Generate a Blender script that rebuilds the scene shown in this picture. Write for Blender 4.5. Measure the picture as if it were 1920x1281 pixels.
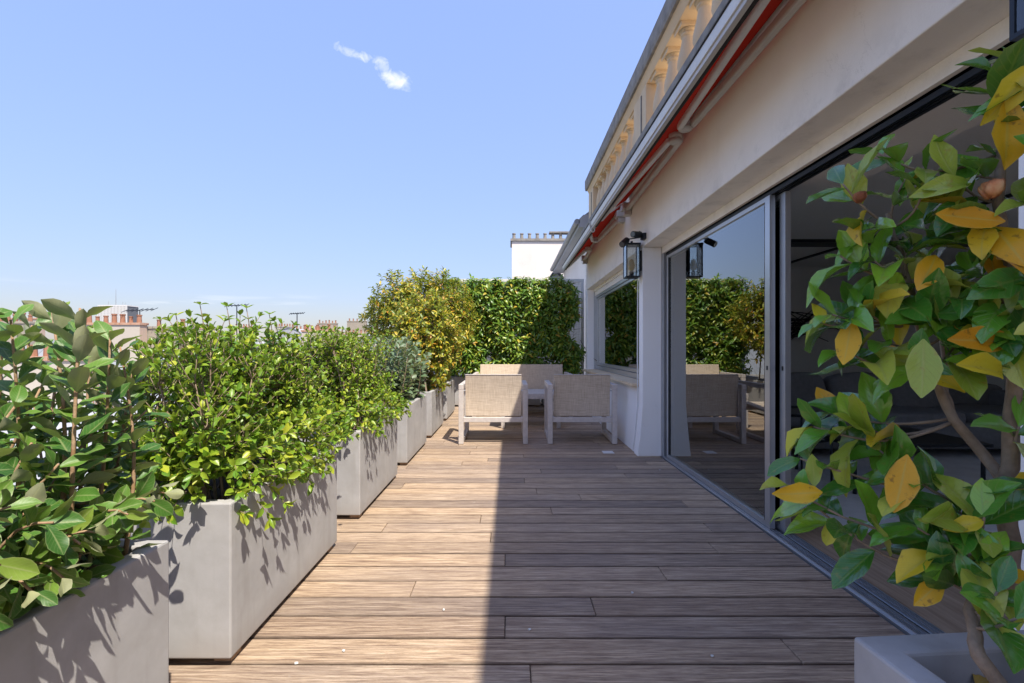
import bpy, math, random
import numpy as np
from mathutils import Vector, Matrix
# ------------------------------------------------------------------ scene, camera, sky, sun
for o in list(bpy.data.objects): bpy.data.objects.remove(o)
S = bpy.context.scene
COL = S.collection
F, HC, VX, VY = 907.0, 1.08, 957.0, 653.0          # photo focal length (px), eye height, vanishing point
def at(px, py, Y): return Vector(((px-VX)/F*Y, Y, HC+(VY-py)/F*Y))
cam_d = bpy.data.cameras.new('camera'); cam = bpy.data.objects.new('camera', cam_d); COL.objects.link(cam)
cam.location = (0, 0, HC); cam.rotation_euler = (math.pi/2, 0, 0)
cam_d.sensor_width = 36; cam_d.lens = F/1920*36; cam_d.shift_x = (960-VX)/1920; cam_d.shift_y = (VY-640.5)/1920
cam_d.clip_start = .02; cam_d.clip_end = 6000
S.camera = cam
SUN = Vector((.352, -.52, 1.0)).normalized()         # towards the sun: behind the camera, over the right-hand roof
elev = math.asin(SUN.z); azim = math.atan2(SUN.x, SUN.y)
W = bpy.data.worlds.new('World'); S.world = W; W.use_nodes = True
nt = W.node_tree; nt.nodes.clear()
wo = nt.nodes.new('ShaderNodeOutputWorld'); bg = nt.nodes.new('ShaderNodeBackground'); sk = nt.nodes.new('ShaderNodeTexSky')
sk.sky_type = 'NISHITA'; sk.sun_disc = False; sk.sun_elevation = elev; sk.sun_rotation = azim
sk.altitude = 100; sk.air_density = 1.0; sk.dust_density = 1.6; sk.ozone_density = 2.2
bg.inputs['Strength'].default_value = .15
def wmath(op, a, b=None, c=None):
    n = nt.nodes.new('ShaderNodeMath'); n.operation = op
    for i, v in enumerate((a, b, c)):
        if v is None: continue
        if isinstance(v, (int, float)): n.inputs[i].default_value = v
        else: nt.links.new(v, n.inputs[i])
    return n.outputs[0]
tc = nt.nodes.new('ShaderNodeTexCoord'); sx = nt.nodes.new('ShaderNodeSeparateXYZ'); nt.links.new(tc.outputs['Generated'], sx.inputs[0])
yy = wmath('MAXIMUM', sx.outputs[1], .02); u = wmath('DIVIDE', sx.outputs[0], yy); v = wmath('DIVIDE', sx.outputs[2], yy)
cb = nt.nodes.new('ShaderNodeCombineXYZ'); nt.links.new(u, cb.inputs[0]); nt.links.new(v, cb.inputs[1])
ns = nt.nodes.new('ShaderNodeTexNoise'); ns.inputs['Scale'].default_value = 34; ns.inputs['Detail'].default_value = 9; ns.inputs['Roughness'].default_value = .62
ns.inputs['Distortion'].default_value = .6
nt.links.new(cb.outputs[0], ns.inputs['Vector'])
def blob(cu, cv, ru, rv, rot, amp):                   # one cloud puff on the sky, by direction
    du = wmath('SUBTRACT', u, cu); dv = wmath('SUBTRACT', v, cv); c, s = math.cos(rot), math.sin(rot)
    a = wmath('ADD', wmath('MULTIPLY', du, c/ru), wmath('MULTIPLY', dv, s/ru))
    b = wmath('ADD', wmath('MULTIPLY', du, -s/rv), wmath('MULTIPLY', dv, c/rv))
    r2 = wmath('ADD', wmath('MULTIPLY', a, a), wmath('MULTIPLY', b, b))
    return wmath('MULTIPLY', wmath('SUBTRACT', 1.0, r2), amp)
def cdir(px, py): return ((px-VX)/F, (VY-py)/F)
den = None
for px, py, rx, ry, rot, amp in ((742, 150, 42, 21, -.45, 1.1), (715, 122, 30, 16, -.75, .85), (652, 96, 34, 13, -.4, .85), (688, 108, 28, 10, -.3, .6)):
    cu, cv = cdir(px, py); q = blob(cu, cv, rx/F, ry/F, rot, amp)
    den = q if den is None else wmath('MAXIMUM', den, q)
dd = wmath('SUBTRACT', wmath('ADD', den, wmath('MULTIPLY', ns.outputs[0], 2.5)), 1.5)
dd = wmath('MULTIPLY', dd, .72)
cl = nt.nodes.new('ShaderNodeClamp'); nt.links.new(dd, cl.inputs[0])
front = wmath('GREATER_THAN', sx.outputs[1], .1)
fac = wmath('MULTIPLY', cl.outputs[0], front)
# low thin clouds above the skyline, all the way round
n2 = nt.nodes.new('ShaderNodeTexNoise'); n2.inputs['Scale'].default_value = 3.2; n2.inputs['Detail'].default_value = 5
mp = nt.nodes.new('ShaderNodeMapping'); mp.inputs['Scale'].default_value = (1.6, 1.6, 18); nt.links.new(tc.outputs['Generated'], mp.inputs[0]); nt.links.new(mp.outputs[0], n2.inputs['Vector'])
low = wmath('MAXIMUM', wmath('MULTIPLY', wmath('SUBTRACT', n2.outputs[0], .60), 4.0), 0.0)
band = wmath('SUBTRACT', 1.0, wmath('ABSOLUTE', wmath('MULTIPLY', wmath('SUBTRACT', sx.outputs[2], .07), 30)))
band = wmath('MAXIMUM', band, 0.0)
cl2 = nt.nodes.new('ShaderNodeClamp'); nt.links.new(wmath('MULTIPLY', low, band), cl2.inputs[0]); cl2.inputs['Max'].default_value = .5
mx = nt.nodes.new('ShaderNodeMixRGB'); nt.links.new(wmath('MAXIMUM', fac, cl2.outputs[0]), mx.inputs[0])
bw = nt.nodes.new('ShaderNodeRGBToBW'); nt.links.new(sk.outputs[0], bw.inputs[0])     # the whole dome evened out, as the photograph's exposure does
vm = nt.nodes.new('ShaderNodeVectorMath'); vm.operation = 'SCALE'; nt.links.new(sk.outputs[0], vm.inputs[0]); nt.links.new(wmath('MULTIPLY', wmath('POWER', wmath('MAXIMUM', bw.outputs[0], .05), -.68), 1.0), vm.inputs['Scale'])
tn = nt.nodes.new('ShaderNodeMixRGB'); tn.blend_type = 'MULTIPLY'; tn.inputs[0].default_value = 1; nt.links.new(vm.outputs[0], tn.inputs[1]); tn.inputs[2].default_value = (.935, .845, .93, 1)
nt.links.new(tn.outputs[0], mx.inputs[1]); mx.inputs[2].default_value = (2.3, 2.33, 2.38, 1)
nt.links.new(mx.outputs[0], bg.inputs['Color']); nt.links.new(bg.outputs[0], wo.inputs[0])
sl = bpy.data.lights.new('sun', 'SUN'); sl.energy = 2.05; sl.angle = math.radians(.53); sl.color = (1, .92, .80)
so = bpy.data.objects.new('sun', sl); COL.objects.link(so); so.rotation_euler = (-SUN).to_track_quat('-Z', 'Y').to_euler(); so.location = (4, -6, 12)
S.view_settings.view_transform = 'Standard'; S.view_settings.look = 'None'; S.view_settings.gamma = 1; S.view_settings.use_curve_mapping = False
S.view_settings.exposure = 1.85
S.render.engine = 'CYCLES'; S.render.resolution_x = 1024; S.render.resolution_y = 683
S.cycles.max_bounces = 10; S.cycles.diffuse_bounces = 6; S.cycles.glossy_bounces = 4; S.cycles.transmission_bounces = 6; S.cycles.transparent_max_bounces = 12
S.cycles.sample_clamp_indirect = 6
R = random.Random(7)

# ------------------------------------------------------------------ material helpers
class NT:
    def __init__(s, name):
        s.m = bpy.data.materials.new(name); s.m.use_nodes = True; s.t = s.m.node_tree; s.t.nodes.clear()
        s.out = s.n('ShaderNodeOutputMaterial')
    def n(s, typ, **kw):
        x = s.t.nodes.new(typ)
        for k, v in kw.items(): setattr(x, k, v)
        return x
    def l(s, a, b): s.t.links.new(a, b)
    def setin(s, sock, v):
        if isinstance(v, bpy.types.NodeSocket): s.l(v, sock)
        else: sock.default_value = v
    def math(s, op, a, b=0.0, clamp=False):
        x = s.n('ShaderNodeMath', operation=op, use_clamp=clamp); s.setin(x.inputs[0], a); s.setin(x.inputs[1], b); return x.outputs[0]
    def mix(s, f, a, b, mode='MIX'):
        x = s.n('ShaderNodeMixRGB', blend_type=mode); s.setin(x.inputs[0], f)
        for i, c in ((1, a), (2, b)):
            s.setin(x.inputs[i], c if isinstance(c, bpy.types.NodeSocket) else (*c[:3], 1))
        return x.outputs[0]
    def coord(s, kind='Object', scale=(1, 1, 1), off=None):
        if kind == 'World': c = s.n('ShaderNodeNewGeometry').outputs['Position']
        else: c = s.n('ShaderNodeTexCoord').outputs[kind]
        mp = s.n('ShaderNodeMapping'); s.l(c, mp.inputs[0]); mp.inputs['Scale'].default_value = scale
        if off is not None: s.setin(mp.inputs['Location'], off)
        return mp.outputs[0]
    def noise(s, vec, scale, detail=4, rough=.55, dist=0.0):
        x = s.n('ShaderNodeTexNoise'); s.l(vec, x.inputs['Vector']); x.inputs['Scale'].default_value = scale
        x.inputs['Detail'].default_value = detail; x.inputs['Roughness'].default_value = rough; x.inputs['Distortion'].default_value = dist
        return x.outputs[0]
    def ramp(s, f, stops):
        x = s.n('ShaderNodeValToRGB'); s.l(f, x.inputs[0]); e = x.color_ramp.elements
        while len(e) < len(stops): e.new(.5)
        for el, (p, c) in zip(e, stops): el.position = p; el.color = (*c[:3], 1) if not isinstance(c, (int, float)) else (c, c, c, 1)
        return x.outputs[0]
    def bump(s, h, strength=.3, dist=.01):
        b = s.n('ShaderNodeBump'); s.l(h, b.inputs['Height']); b.inputs['Strength'].default_value = strength; b.inputs['Distance'].default_value = dist
        return b.outputs[0]
    def bsdf(s, color, rough=.6, metal=0.0, normal=None, spec=.5, out=True):
        b = s.n('ShaderNodeBsdfPrincipled'); s.setin(b.inputs['Base Color'], color if isinstance(color, bpy.types.NodeSocket) else (*color[:3], 1))
        s.setin(b.inputs['Roughness'], rough); b.inputs['Metallic'].default_value = metal; b.inputs['Specular IOR Level'].default_value = spec
        if normal is not None: s.l(normal, b.inputs['Normal'])
        if out: s.l(b.outputs[0], s.out.inputs[0])
        return b
M = {}
def mottled(name, c1, c2, scale=6, rough=.7, bump=.15, metal=0, fine=90, spec=.4, kind='World'):
    k = NT(name); c = k.coord(kind); n = k.noise(c, scale, 6); f = k.noise(c, fine, 3)
    col = k.mix(k.ramp(n, ((.3, 0), (.7, 1))), c1, c2)
    col = k.mix(k.math('MULTIPLY', f, .25), col, (c1[0]*.6, c1[1]*.6, c1[2]*.6))
    k.bsdf(col, rough, metal, k.bump(f, bump, .004) if bump else None, spec); M[name] = k.m; return k.m
def concrete():
    k = NT('concrete'); r = k.n('ShaderNodeObjectInfo').outputs['Random']
    off = k.n('ShaderNodeCombineXYZ'); k.l(k.math('MULTIPLY', r, 37.0), off.inputs[0]); k.l(k.math('MULTIPLY', r, 11.0), off.inputs[2])
    c = k.coord('World', off=off.outputs[0]); big = k.noise(c, 2.6, 7, .6, .5); mid = k.noise(c, 14, 6, .6); fine = k.noise(c, 220, 3)
    st = k.noise(k.coord('World', (16, 16, 1.2), off.outputs[0]), 1.0, 4)                 # faint run-down streaks
    col = k.ramp(big, ((.25, (.335, .33, .332)), (.5, (.405, .40, .402)), (.75, (.465, .46, .462))))
    col = k.mix(k.math('MULTIPLY', k.ramp(mid, ((.42, 0), (.7, 1))), .32), col, (.28, .27, .255))
    col = k.mix(k.math('MULTIPLY', k.ramp(st, ((.52, 0), (.72, 1))), .38), col, (.27, .258, .24))
    sp = k.n('ShaderNodeSeparateXYZ'); k.l(k.coord('World'), sp.inputs[0])
    splash = k.math('MULTIPLY', k.ramp(k.math('ADD', k.math('MULTIPLY', sp.outputs[2], 3.2), k.math('MULTIPLY', mid, .55)), ((.30, 1), (.66, 0))), .5)   # soil splashed up from the boards
    col = k.mix(splash, col, (.27, .235, .20))
    v = k.n('ShaderNodeTexVoronoi'); k.l(c, v.inputs['Vector']); v.inputs['Scale'].default_value = 26
    pit = k.ramp(v.outputs['Distance'], ((.015, 1), (.05, 0)))
    col = k.mix(k.math('MULTIPLY', pit, .45), col, (.22, .21, .2))
    h = k.math('SUBTRACT', k.math('ADD', k.math('MULTIPLY', mid, .5), k.math('MULTIPLY', fine, .3)), pit)
    k.bsdf(col, .82, 0, k.bump(h, .18, .004), .3); M['concrete'] = k.m
concrete()
def deckwood():
    k = NT('deck_wood'); r = k.n('ShaderNodeObjectInfo').outputs['Random']
    off = k.n('ShaderNodeCombineXYZ'); k.l(k.math('MULTIPLY', r, 91.0), off.inputs[0]); k.l(k.math('MULTIPLY', r, 37.0), off.inputs[1])
    g = k.noise(k.coord('Object', (5.5, 120, 40), off.outputs[0]), 1.0, 6, .78, .25)
    g2 = k.noise(k.coord('Object', (1.6, 48, 12), off.outputs[0]), 1.0, 5, .6, .6)
    blot = k.noise(k.coord('World', (.9, 2.4, 1)), 1.3, 5, .6)
    col = k.ramp(g, ((.28, (.07, .045, .035)), (.42, (.30, .225, .162)), (.56, (.56, .458, .342)), (.72, (.70, .60, .51))))
    col = k.mix(k.math('MULTIPLY', k.ramp(g2, ((.35, 1), (.55, 0))), .5), col, (.13, .085, .070))
    col = k.mix(k.ramp(blot, ((.45, 0), (.65, .35))), col, (.25, .205, .18))
    tone = k.ramp(r, ((0, (.66, .63, .64)), (.3, (1.0, .95, .92)), (.6, (1.12, 1.03, .93)), (.8, (.92, .86, .80)), (1, (.78, .71, .68))))
    col = k.mix(1.0, col, tone, 'MULTIPLY')
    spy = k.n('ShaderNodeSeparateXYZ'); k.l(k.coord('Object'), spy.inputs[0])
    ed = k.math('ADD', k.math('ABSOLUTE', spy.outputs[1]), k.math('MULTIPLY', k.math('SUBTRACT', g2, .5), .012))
    col = k.mix(k.math('MULTIPLY', k.math('MULTIPLY', k.math('SUBTRACT', ed, .0635, True), 160.0, True), .65), col, (.05, .034, .028))   # shade of the gaps painted dark along the board edges
    n = k.noise(k.coord('World'), 9, 3); spot = k.ramp(n, ((.72, 0), (.74, .35)))
    col = k.mix(spot, col, (.40, .36, .32))
    k.bsdf(col, k.math('ADD', k.math('MULTIPLY', g, .25), .5), 0, k.bump(g, .8, .008), .35); M['deck'] = k.m
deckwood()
def plaster(name, base, dirt, amt=.4):
    k = NT(name); c = k.coord('World'); big = k.noise(c, 1.4, 6, .6, .4); st = k.noise(k.coord('World', (7, 7, .7)), 1.0, 5, .65); fine = k.noise(c, 160, 3)
    col = k.mix(k.math('MULTIPLY', k.ramp(big, ((.4, 0), (.75, 1))), amt), base, dirt)
    col = k.mix(k.math('MULTIPLY', k.ramp(st, ((.55, 0), (.8, 1))), amt*.8), col, dirt)
    sp = k.n('ShaderNodeSeparateXYZ'); k.l(c, sp.inputs[0]); m2 = k.noise(c, 7, 6, .65)
    low = k.math('SUBTRACT', 1.0, k.math('MULTIPLY', k.math('ABSOLUTE', k.math('SUBTRACT', sp.outputs[2], 2.10)), 7.0), True)
    col = k.mix(k.math('MULTIPLY', k.math('MULTIPLY', low, k.ramp(m2, ((.50, 0), (.70, 1)))), .35), col, (.42, .40, .38))      # grime gathered on the drip edge over the bay
    cr = k.noise(c, 1.1, 8, .6, .8); line = k.math('SUBTRACT', 1.0, k.math('MULTIPLY', k.math('ABSOLUTE', k.math('SUBTRACT', cr, .5)), 420.0), True)
    col = k.mix(k.math('MULTIPLY', k.math('MULTIPLY', line, k.ramp(big, ((.52, 0), (.62, 1)))), .3), col, (.45, .41, .36))   # hairline cracks
    k.bsdf(col, .85, 0, k.bump(k.math('ADD', fine, k.math('MULTIPLY', m2, .6)), .2, .004), .25); M[name] = k.m
plaster('plaster_cream', (.87, .83, .765), (.70, .65, .58), .4); plaster('plaster_white', (.88, .87, .85), (.78, .76, .73), .3)
plaster('stone', (.70, .56, .38), (.52, .39, .25), .5); plaster('chimney_white', (.80, .75, .70), (.60, .54, .49), .5)
mottled('stone_dark', (.20, .19, .175), (.36, .34, .31), 9, .9, .3, fine=60)
mottled('aluminium', (.50, .52, .55), (.56, .58, .60), 8, .35, 0, .75)
mottled('awning_aluminium', (.62, .61, .59), (.70, .69, .66), 5, .42, 0, .25)
mottled('awning_grey', (.46, .445, .42), (.55, .535, .51), 5, .5, 0, .1)
mottled('dark_metal', (.012, .016, .022), (.02, .026, .034), 8, .4, 0, .3)
mottled('dark_gap', (.02, .018, .016), (.03, .027, .024), 8, .8, 0)
mottled('rubber', (.03, .03, .03), (.05, .05, .05), 8, .8, 0)
mottled('white_paint', (.76, .76, .75), (.70, .70, .69), 6, .5, .05)
mottled('frame_paint', (.63, .58, .54), (.50, .455, .43), 22, .55, .12, fine=140, kind='Object')
mottled('soil', (.035, .024, .016), (.07, .05, .035), 30, .95, .8, fine=50)
mottled('bark', (.20, .145, .10), (.34, .26, .19), 40, .85, .5, fine=120)
mottled('bark_orange', (.30, .17, .085), (.42, .30, .20), 40, .8, .4, fine=120)
mottled('bark_dark', (.09, .065, .045), (.17, .125, .09), 40, .85, .4, fine=120)
mottled('zinc', (.27, .295, .32), (.36, .38, .40), 1.2, .5, .05, .2)
mottled('zinc_pale', (.36, .38, .41), (.46, .475, .50), .8, .6, .05)
mottled('slate', (.13, .14, .155), (.19, .20, .21), 2, .6, .1)
mottled('limestone', (.33, .29, .23), (.42, .37, .30), .8, .85, .1)
mottled('limestone_pale', (.42, .39, .34), (.50, .47, .42), .8, .85, .1)
mottled('terracotta', (.30, .14, .085), (.38, .20, .13), 3, .8, .1)
mottled('asphalt', (.045, .045, .047), (.065, .064, .063), .6, .9, .1)
mottled('glass_dark', (.03, .04, .05), (.05, .06, .075), .5, .12, 0, .0, spec=.9)
mottled('interior_wall', (.70, .68, .65), (.74, .72, .69), 1.5, .9, 0)
mottled('interior_ceiling', (.78, .77, .74), (.82, .81, .78), 1.5, .9, 0)
mottled('rug', (.66, .67, .69), (.84, .85, .86), 5, .95, .5, fine=60)
mottled('sofa_fabric', (.17, .172, .184), (.22, .223, .237), 25, .95, .3, fine=400)
mottled('rope', (.33, .29, .23), (.42, .38, .31), 50, .9, .2)
def brick():
    k = NT('brickwork'); b = k.n('ShaderNodeTexBrick'); k.l(k.coord('World'), b.inputs['Vector']); b.inputs['Scale'].default_value = 5
    b.inputs['Color1'].default_value = (.40, .20, .12, 1); b.inputs['Color2'].default_value = (.52, .32, .22, 1); b.inputs['Mortar'].default_value = (.5, .45, .38, 1)
    k.bsdf(b.outputs[0], .9); M['brick'] = k.m
brick()
def awning_red():
    k = NT('awning_fabric'); w = k.noise(k.coord('World', (200, 200, 200)), 1.0, 2)
    d = k.n('ShaderNodeBsdfDiffuse'); d.inputs[0].default_value = (.40, .024, .014, 1); t = k.n('ShaderNodeBsdfTranslucent'); t.inputs[0].default_value = (.50, .04, .016, 1)
    k.l(k.bump(w, .1, .002), d.inputs['Normal'])
    x = k.n('ShaderNodeMixShader'); x.inputs[0].default_value = .35; k.l(d.outputs[0], x.inputs[1]); k.l(t.outputs[0], x.inputs[2]); k.l(x.outputs[0], k.out.inputs[0]); M['awning_fabric'] = k.m
awning_red()
def textilene():
    k = NT('woven_mesh'); a = k.noise(k.coord('Object', (9, 9, 240)), 1.0, 3, .6); b = k.noise(k.coord('Object', (240, 9, 9)), 1.0, 3, .6)
    w1 = k.noise(k.coord('Object', (420, 420, 420)), 1.0, 2)
    h = k.math('ADD', k.math('MULTIPLY', a, .5), k.math('MULTIPLY', b, .5))
    col = k.ramp(h, ((.34, (.40, .32, .235)), (.5, (.58, .485, .38)), (.66, (.74, .64, .52))))
    col = k.mix(k.math('MULTIPLY', w1, .25), col, (.40, .32, .24))
    k.bsdf(col, .8, 0, k.bump(w1, .2, .002), .3); M['textilene'] = k.m
textilene()
def oak():
    k = NT('oak_floor'); r = k.n('ShaderNodeObjectInfo').outputs['Random']
    off = k.n('ShaderNodeCombineXYZ'); k.l(k.math('MULTIPLY', r, 91.0), off.inputs[1]); k.l(k.math('MULTIPLY', r, 37.0), off.inputs[0])
    g = k.noise(k.coord('Object', (40, 2, 10), off.outputs[0]), 1.0, 6, .6, .6)
    col = k.ramp(g, ((.3, (.24, .165, .105)), (.55, (.38, .275, .185)), (.75, (.48, .36, .25))))
    col = k.mix(1.0, col, k.ramp(r, ((0, .62), (.5, .9), (1, 1.1))), 'MULTIPLY')
    k.bsdf(col, .5, 0, k.bump(g, .1, .003), .4); M['oak'] = k.m
oak()
def glass(name, tint, f0, rough=0.0):
    k = NT(name); lw = k.n('ShaderNodeFresnel'); lw.inputs[0].default_value = 1.5
    f = k.math('ADD', k.math('MULTIPLY', lw.outputs[0], 1.25), f0, True)
    t = k.n('ShaderNodeBsdfTransparent'); t.inputs[0].default_value = (*tint, 1); g = k.n('ShaderNodeBsdfGlossy'); g.inputs['Roughness'].default_value = rough; g.inputs[0].default_value = (.96, .98, .97, 1)
    x = k.n('ShaderNodeMixShader'); k.l(f, x.inputs[0]); k.l(t.outputs[0], x.inputs[1]); k.l(g.outputs[0], x.inputs[2]); k.l(x.outputs[0], k.out.inputs[0]); M[name] = k.m
glass('glazing', (.91, .95, .94), .17); glass('lantern_glass', (.92, .94, .94), .05)
def frosted():
    k = NT('wired_glass'); c = k.coord('World')
    sp = k.n('ShaderNodeSeparateXYZ'); k.l(c, sp.inputs[0])
    gx = k.math('LESS_THAN', k.math('FRACT', k.math('MULTIPLY', sp.outputs[0], 20.0)), .09); gz = k.math('LESS_THAN', k.math('FRACT', k.math('MULTIPLY', sp.outputs[2], 20.0)), .09)
    col = k.mix(k.math('MAXIMUM', gx, gz), (.72, .73, .72), (.45, .46, .46))
    t = k.n('ShaderNodeBsdfTranslucent'); k.l(col, t.inputs[0]); b = k.bsdf(col, .3, out=False); tr = k.n('ShaderNodeBsdfTransparent')
    x = k.n('ShaderNodeMixShader'); x.inputs[0].default_value = .45; k.l(b.outputs[0], x.inputs[1]); k.l(t.outputs[0], x.inputs[2])
    y = k.n('ShaderNodeMixShader'); y.inputs[0].default_value = .25; k.l(x.outputs[0], y.inputs[1]); k.l(tr.outputs[0], y.inputs[2]); k.l(y.outputs[0], k.out.inputs[0]); M['wired_glass'] = k.m
frosted()
GAIN = {'laurel_leaf': 1.6, 'photinia_leaf': 1.35, 'privet_leaf': 1.6, 'privet_deep': 1.65, 'feijoa_leaf': 1.3, 'grey_leaf': 1.15, 'camellia_leaf': 1.5, 'camellia_lime': 1.5, 'camellia_yellow': 1.3}
def leafmat(name, stops, back, rib, rough=.4, trans=.3, veins=.25, blotch=None, spec=.5, coat=0.0):
    gn = GAIN.get(name, 1.0); stops = [(p_, tuple(min(.85, c_*gn) for c_ in cc)) for p_, cc in stops]
    k = NT(name); oi = k.n('ShaderNodeObjectInfo').outputs['Random']; g = k.n('ShaderNodeNewGeometry')
    r = k.math('FRACT', k.math('ADD', oi, g.outputs['Random Per Island']))
    col = k.ramp(r, stops)
    uv = k.n('ShaderNodeTexCoord').outputs['UV']; sp = k.n('ShaderNodeSeparateXYZ'); k.l(uv, sp.inputs[0])
    d = k.math('ABSOLUTE', k.math('SUBTRACT', sp.outputs[0], .5))
    mid = k.math('SUBTRACT', 1.0, k.math('MULTIPLY', d, 16.0), True)
    w = k.math('FRACT', k.math('SUBTRACT', k.math('MULTIPLY', sp.outputs[1], 8.0), k.math('MULTIPLY', d, 4.5)))
    vein = k.math('SUBTRACT', 1.0, k.math('MULTIPLY', k.math('ABSOLUTE', k.math('SUBTRACT', w, .5)), 9.0), True)
    n = k.noise(k.coord('Object'), 35, 4)
    col = k.mix(k.math('MULTIPLY', n, .3), col, k.mix(.5, col, (.02, .05, .012)))
    if blotch:
        bl = k.noise(k.coord('World'), 55, 4, .6); col = k.mix(k.ramp(bl, ((.60, 0), (.68, blotch[1]))), col, blotch[0])
    col = k.mix(k.math('MAXIMUM', k.math('MULTIPLY', mid, .55), k.math('MULTIPLY', vein, veins)), col, rib)
    edge = k.math('MULTIPLY', k.math('SUBTRACT', d, .43, True), 6.0, True)
    col = k.mix(edge, col, rib)
    bcol = k.mix(k.math('MAXIMUM', k.math('MULTIPLY', mid, .5), k.math('MULTIPLY', vein, veins)), k.mix(.35, back, col), rib)
    c2 = k.mix(g.outputs['Backfacing'], col, bcol)
    b = k.bsdf(c2, rough, 0, k.bump(k.math('ADD', vein, mid), .3 if coat else .12, .002), spec, out=False); b.inputs['Coat Weight'].default_value = coat; b.inputs['Coat Roughness'].default_value = .12
    t = k.n('ShaderNodeBsdfTranslucent'); k.l(k.mix(.5, col, (.28, .42, .03)), t.inputs[0])
    x = k.n('ShaderNodeMixShader'); x.inputs[0].default_value = trans; k.l(b.outputs[0], x.inputs[1]); k.l(t.outputs[0], x.inputs[2]); k.l(x.outputs[0], k.out.inputs[0])
    M[name] = k.m
leafmat('camellia_leaf', ((0, (.018, .10, .012)), (.45, (.038, .165, .016)), (.8, (.10, .27, .02)), (1, (.20, .36, .025))), (.10, .20, .04), (.22, .33, .06), .26, .25, .28, ((.30, .20, .03), .35), spec=.6, coat=.6)
leafmat('camellia_yellow', ((0, (.62, .24, .006)), (.4, (.72, .34, .010)), (.75, (.66, .46, .02)), (1, (.50, .48, .03))), (.5, .32, .06), (.62, .50, .10), .45, .3, .15, ((.25, .10, .015), .75))
leafmat('camellia_lime', ((0, (.20, .28, .03)), (.5, (.30, .36, .04)), (1, (.42, .42, .06))), (.28, .33, .08), (.45, .48, .12), .35, .3, .3, ((.36, .22, .03), .6), coat=.4)
leafmat('feijoa_leaf', ((0, (.03, .095, .016)), (.5, (.058, .145, .02)), (.85, (.105, .20, .028)), (1, (.18, .26, .04))), (.46, .43, .30), (.36, .40, .18), .42, .2, .2, spec=.4)
leafmat('grey_leaf', ((0, (0.085, 0.152, 0.079)), (.5, (.11, .17, .095)), (1, (.17, .22, .13))), (.33, .34, .27), (.3, .34, .22), .45, .2, .12)
leafmat('privet_leaf', ((0, (0.073, 0.171, 0.015)), (.4, (.125, .215, .016)), (.75, (.205, .28, .02)), (1, (.33, .35, .03))), (.19, .25, .06), (.32, .37, .08), .34, .3, .1)
leafmat('privet_deep', ((0, (0.049, 0.134, 0.015)), (.5, (.10, .19, .014)), (1, (.19, .26, .02))), (.16, .22, .06), (.28, .34, .08), .36, .3, .1)
leafmat('photinia_leaf', ((0, (0.073, 0.134, 0.015)), (.35, (.16, .20, .016)), (.65, (.31, .30, .02)), (.85, (.48, .35, .025)), (1, (.40, .15, .02))), (.25, .24, .06), (.4, .38, .08), .38, .3, .1)
leafmat('laurel_leaf', ((0, (0.043, 0.110, 0.015)), (.45, (.085, .17, .018)), (.8, (.18, .25, .025)), (.93, (.28, .29, .03)), (1, (.36, .20, .03))), (.16, .20, .07), (.25, .3, .08), .33, .25, .12)
leafmat('dry_leaf', ((0, (.30, .13, .03)), (.5, (.48, .28, .05)), (1, (.55, .42, .10))), (.4, .25, .08), (.5, .4, .15), .7, .2, .2, ((.16, .07, .02), .8))
def petal():
    k = NT('withered_petal'); n = k.noise(k.coord('Object'), 40, 4); k.bsdf(k.ramp(n, ((.35, (.22, .07, .03)), (.5, (.55, .22, .09)), (.7, (.70, .42, .22)))), .8); M['withered_petal'] = k.m
petal()
def bulb():
    k = NT('bulb_glass'); k.bsdf((.62, .42, .18), .15, spec=.8); M['bulb'] = k.m
bulb()

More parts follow.
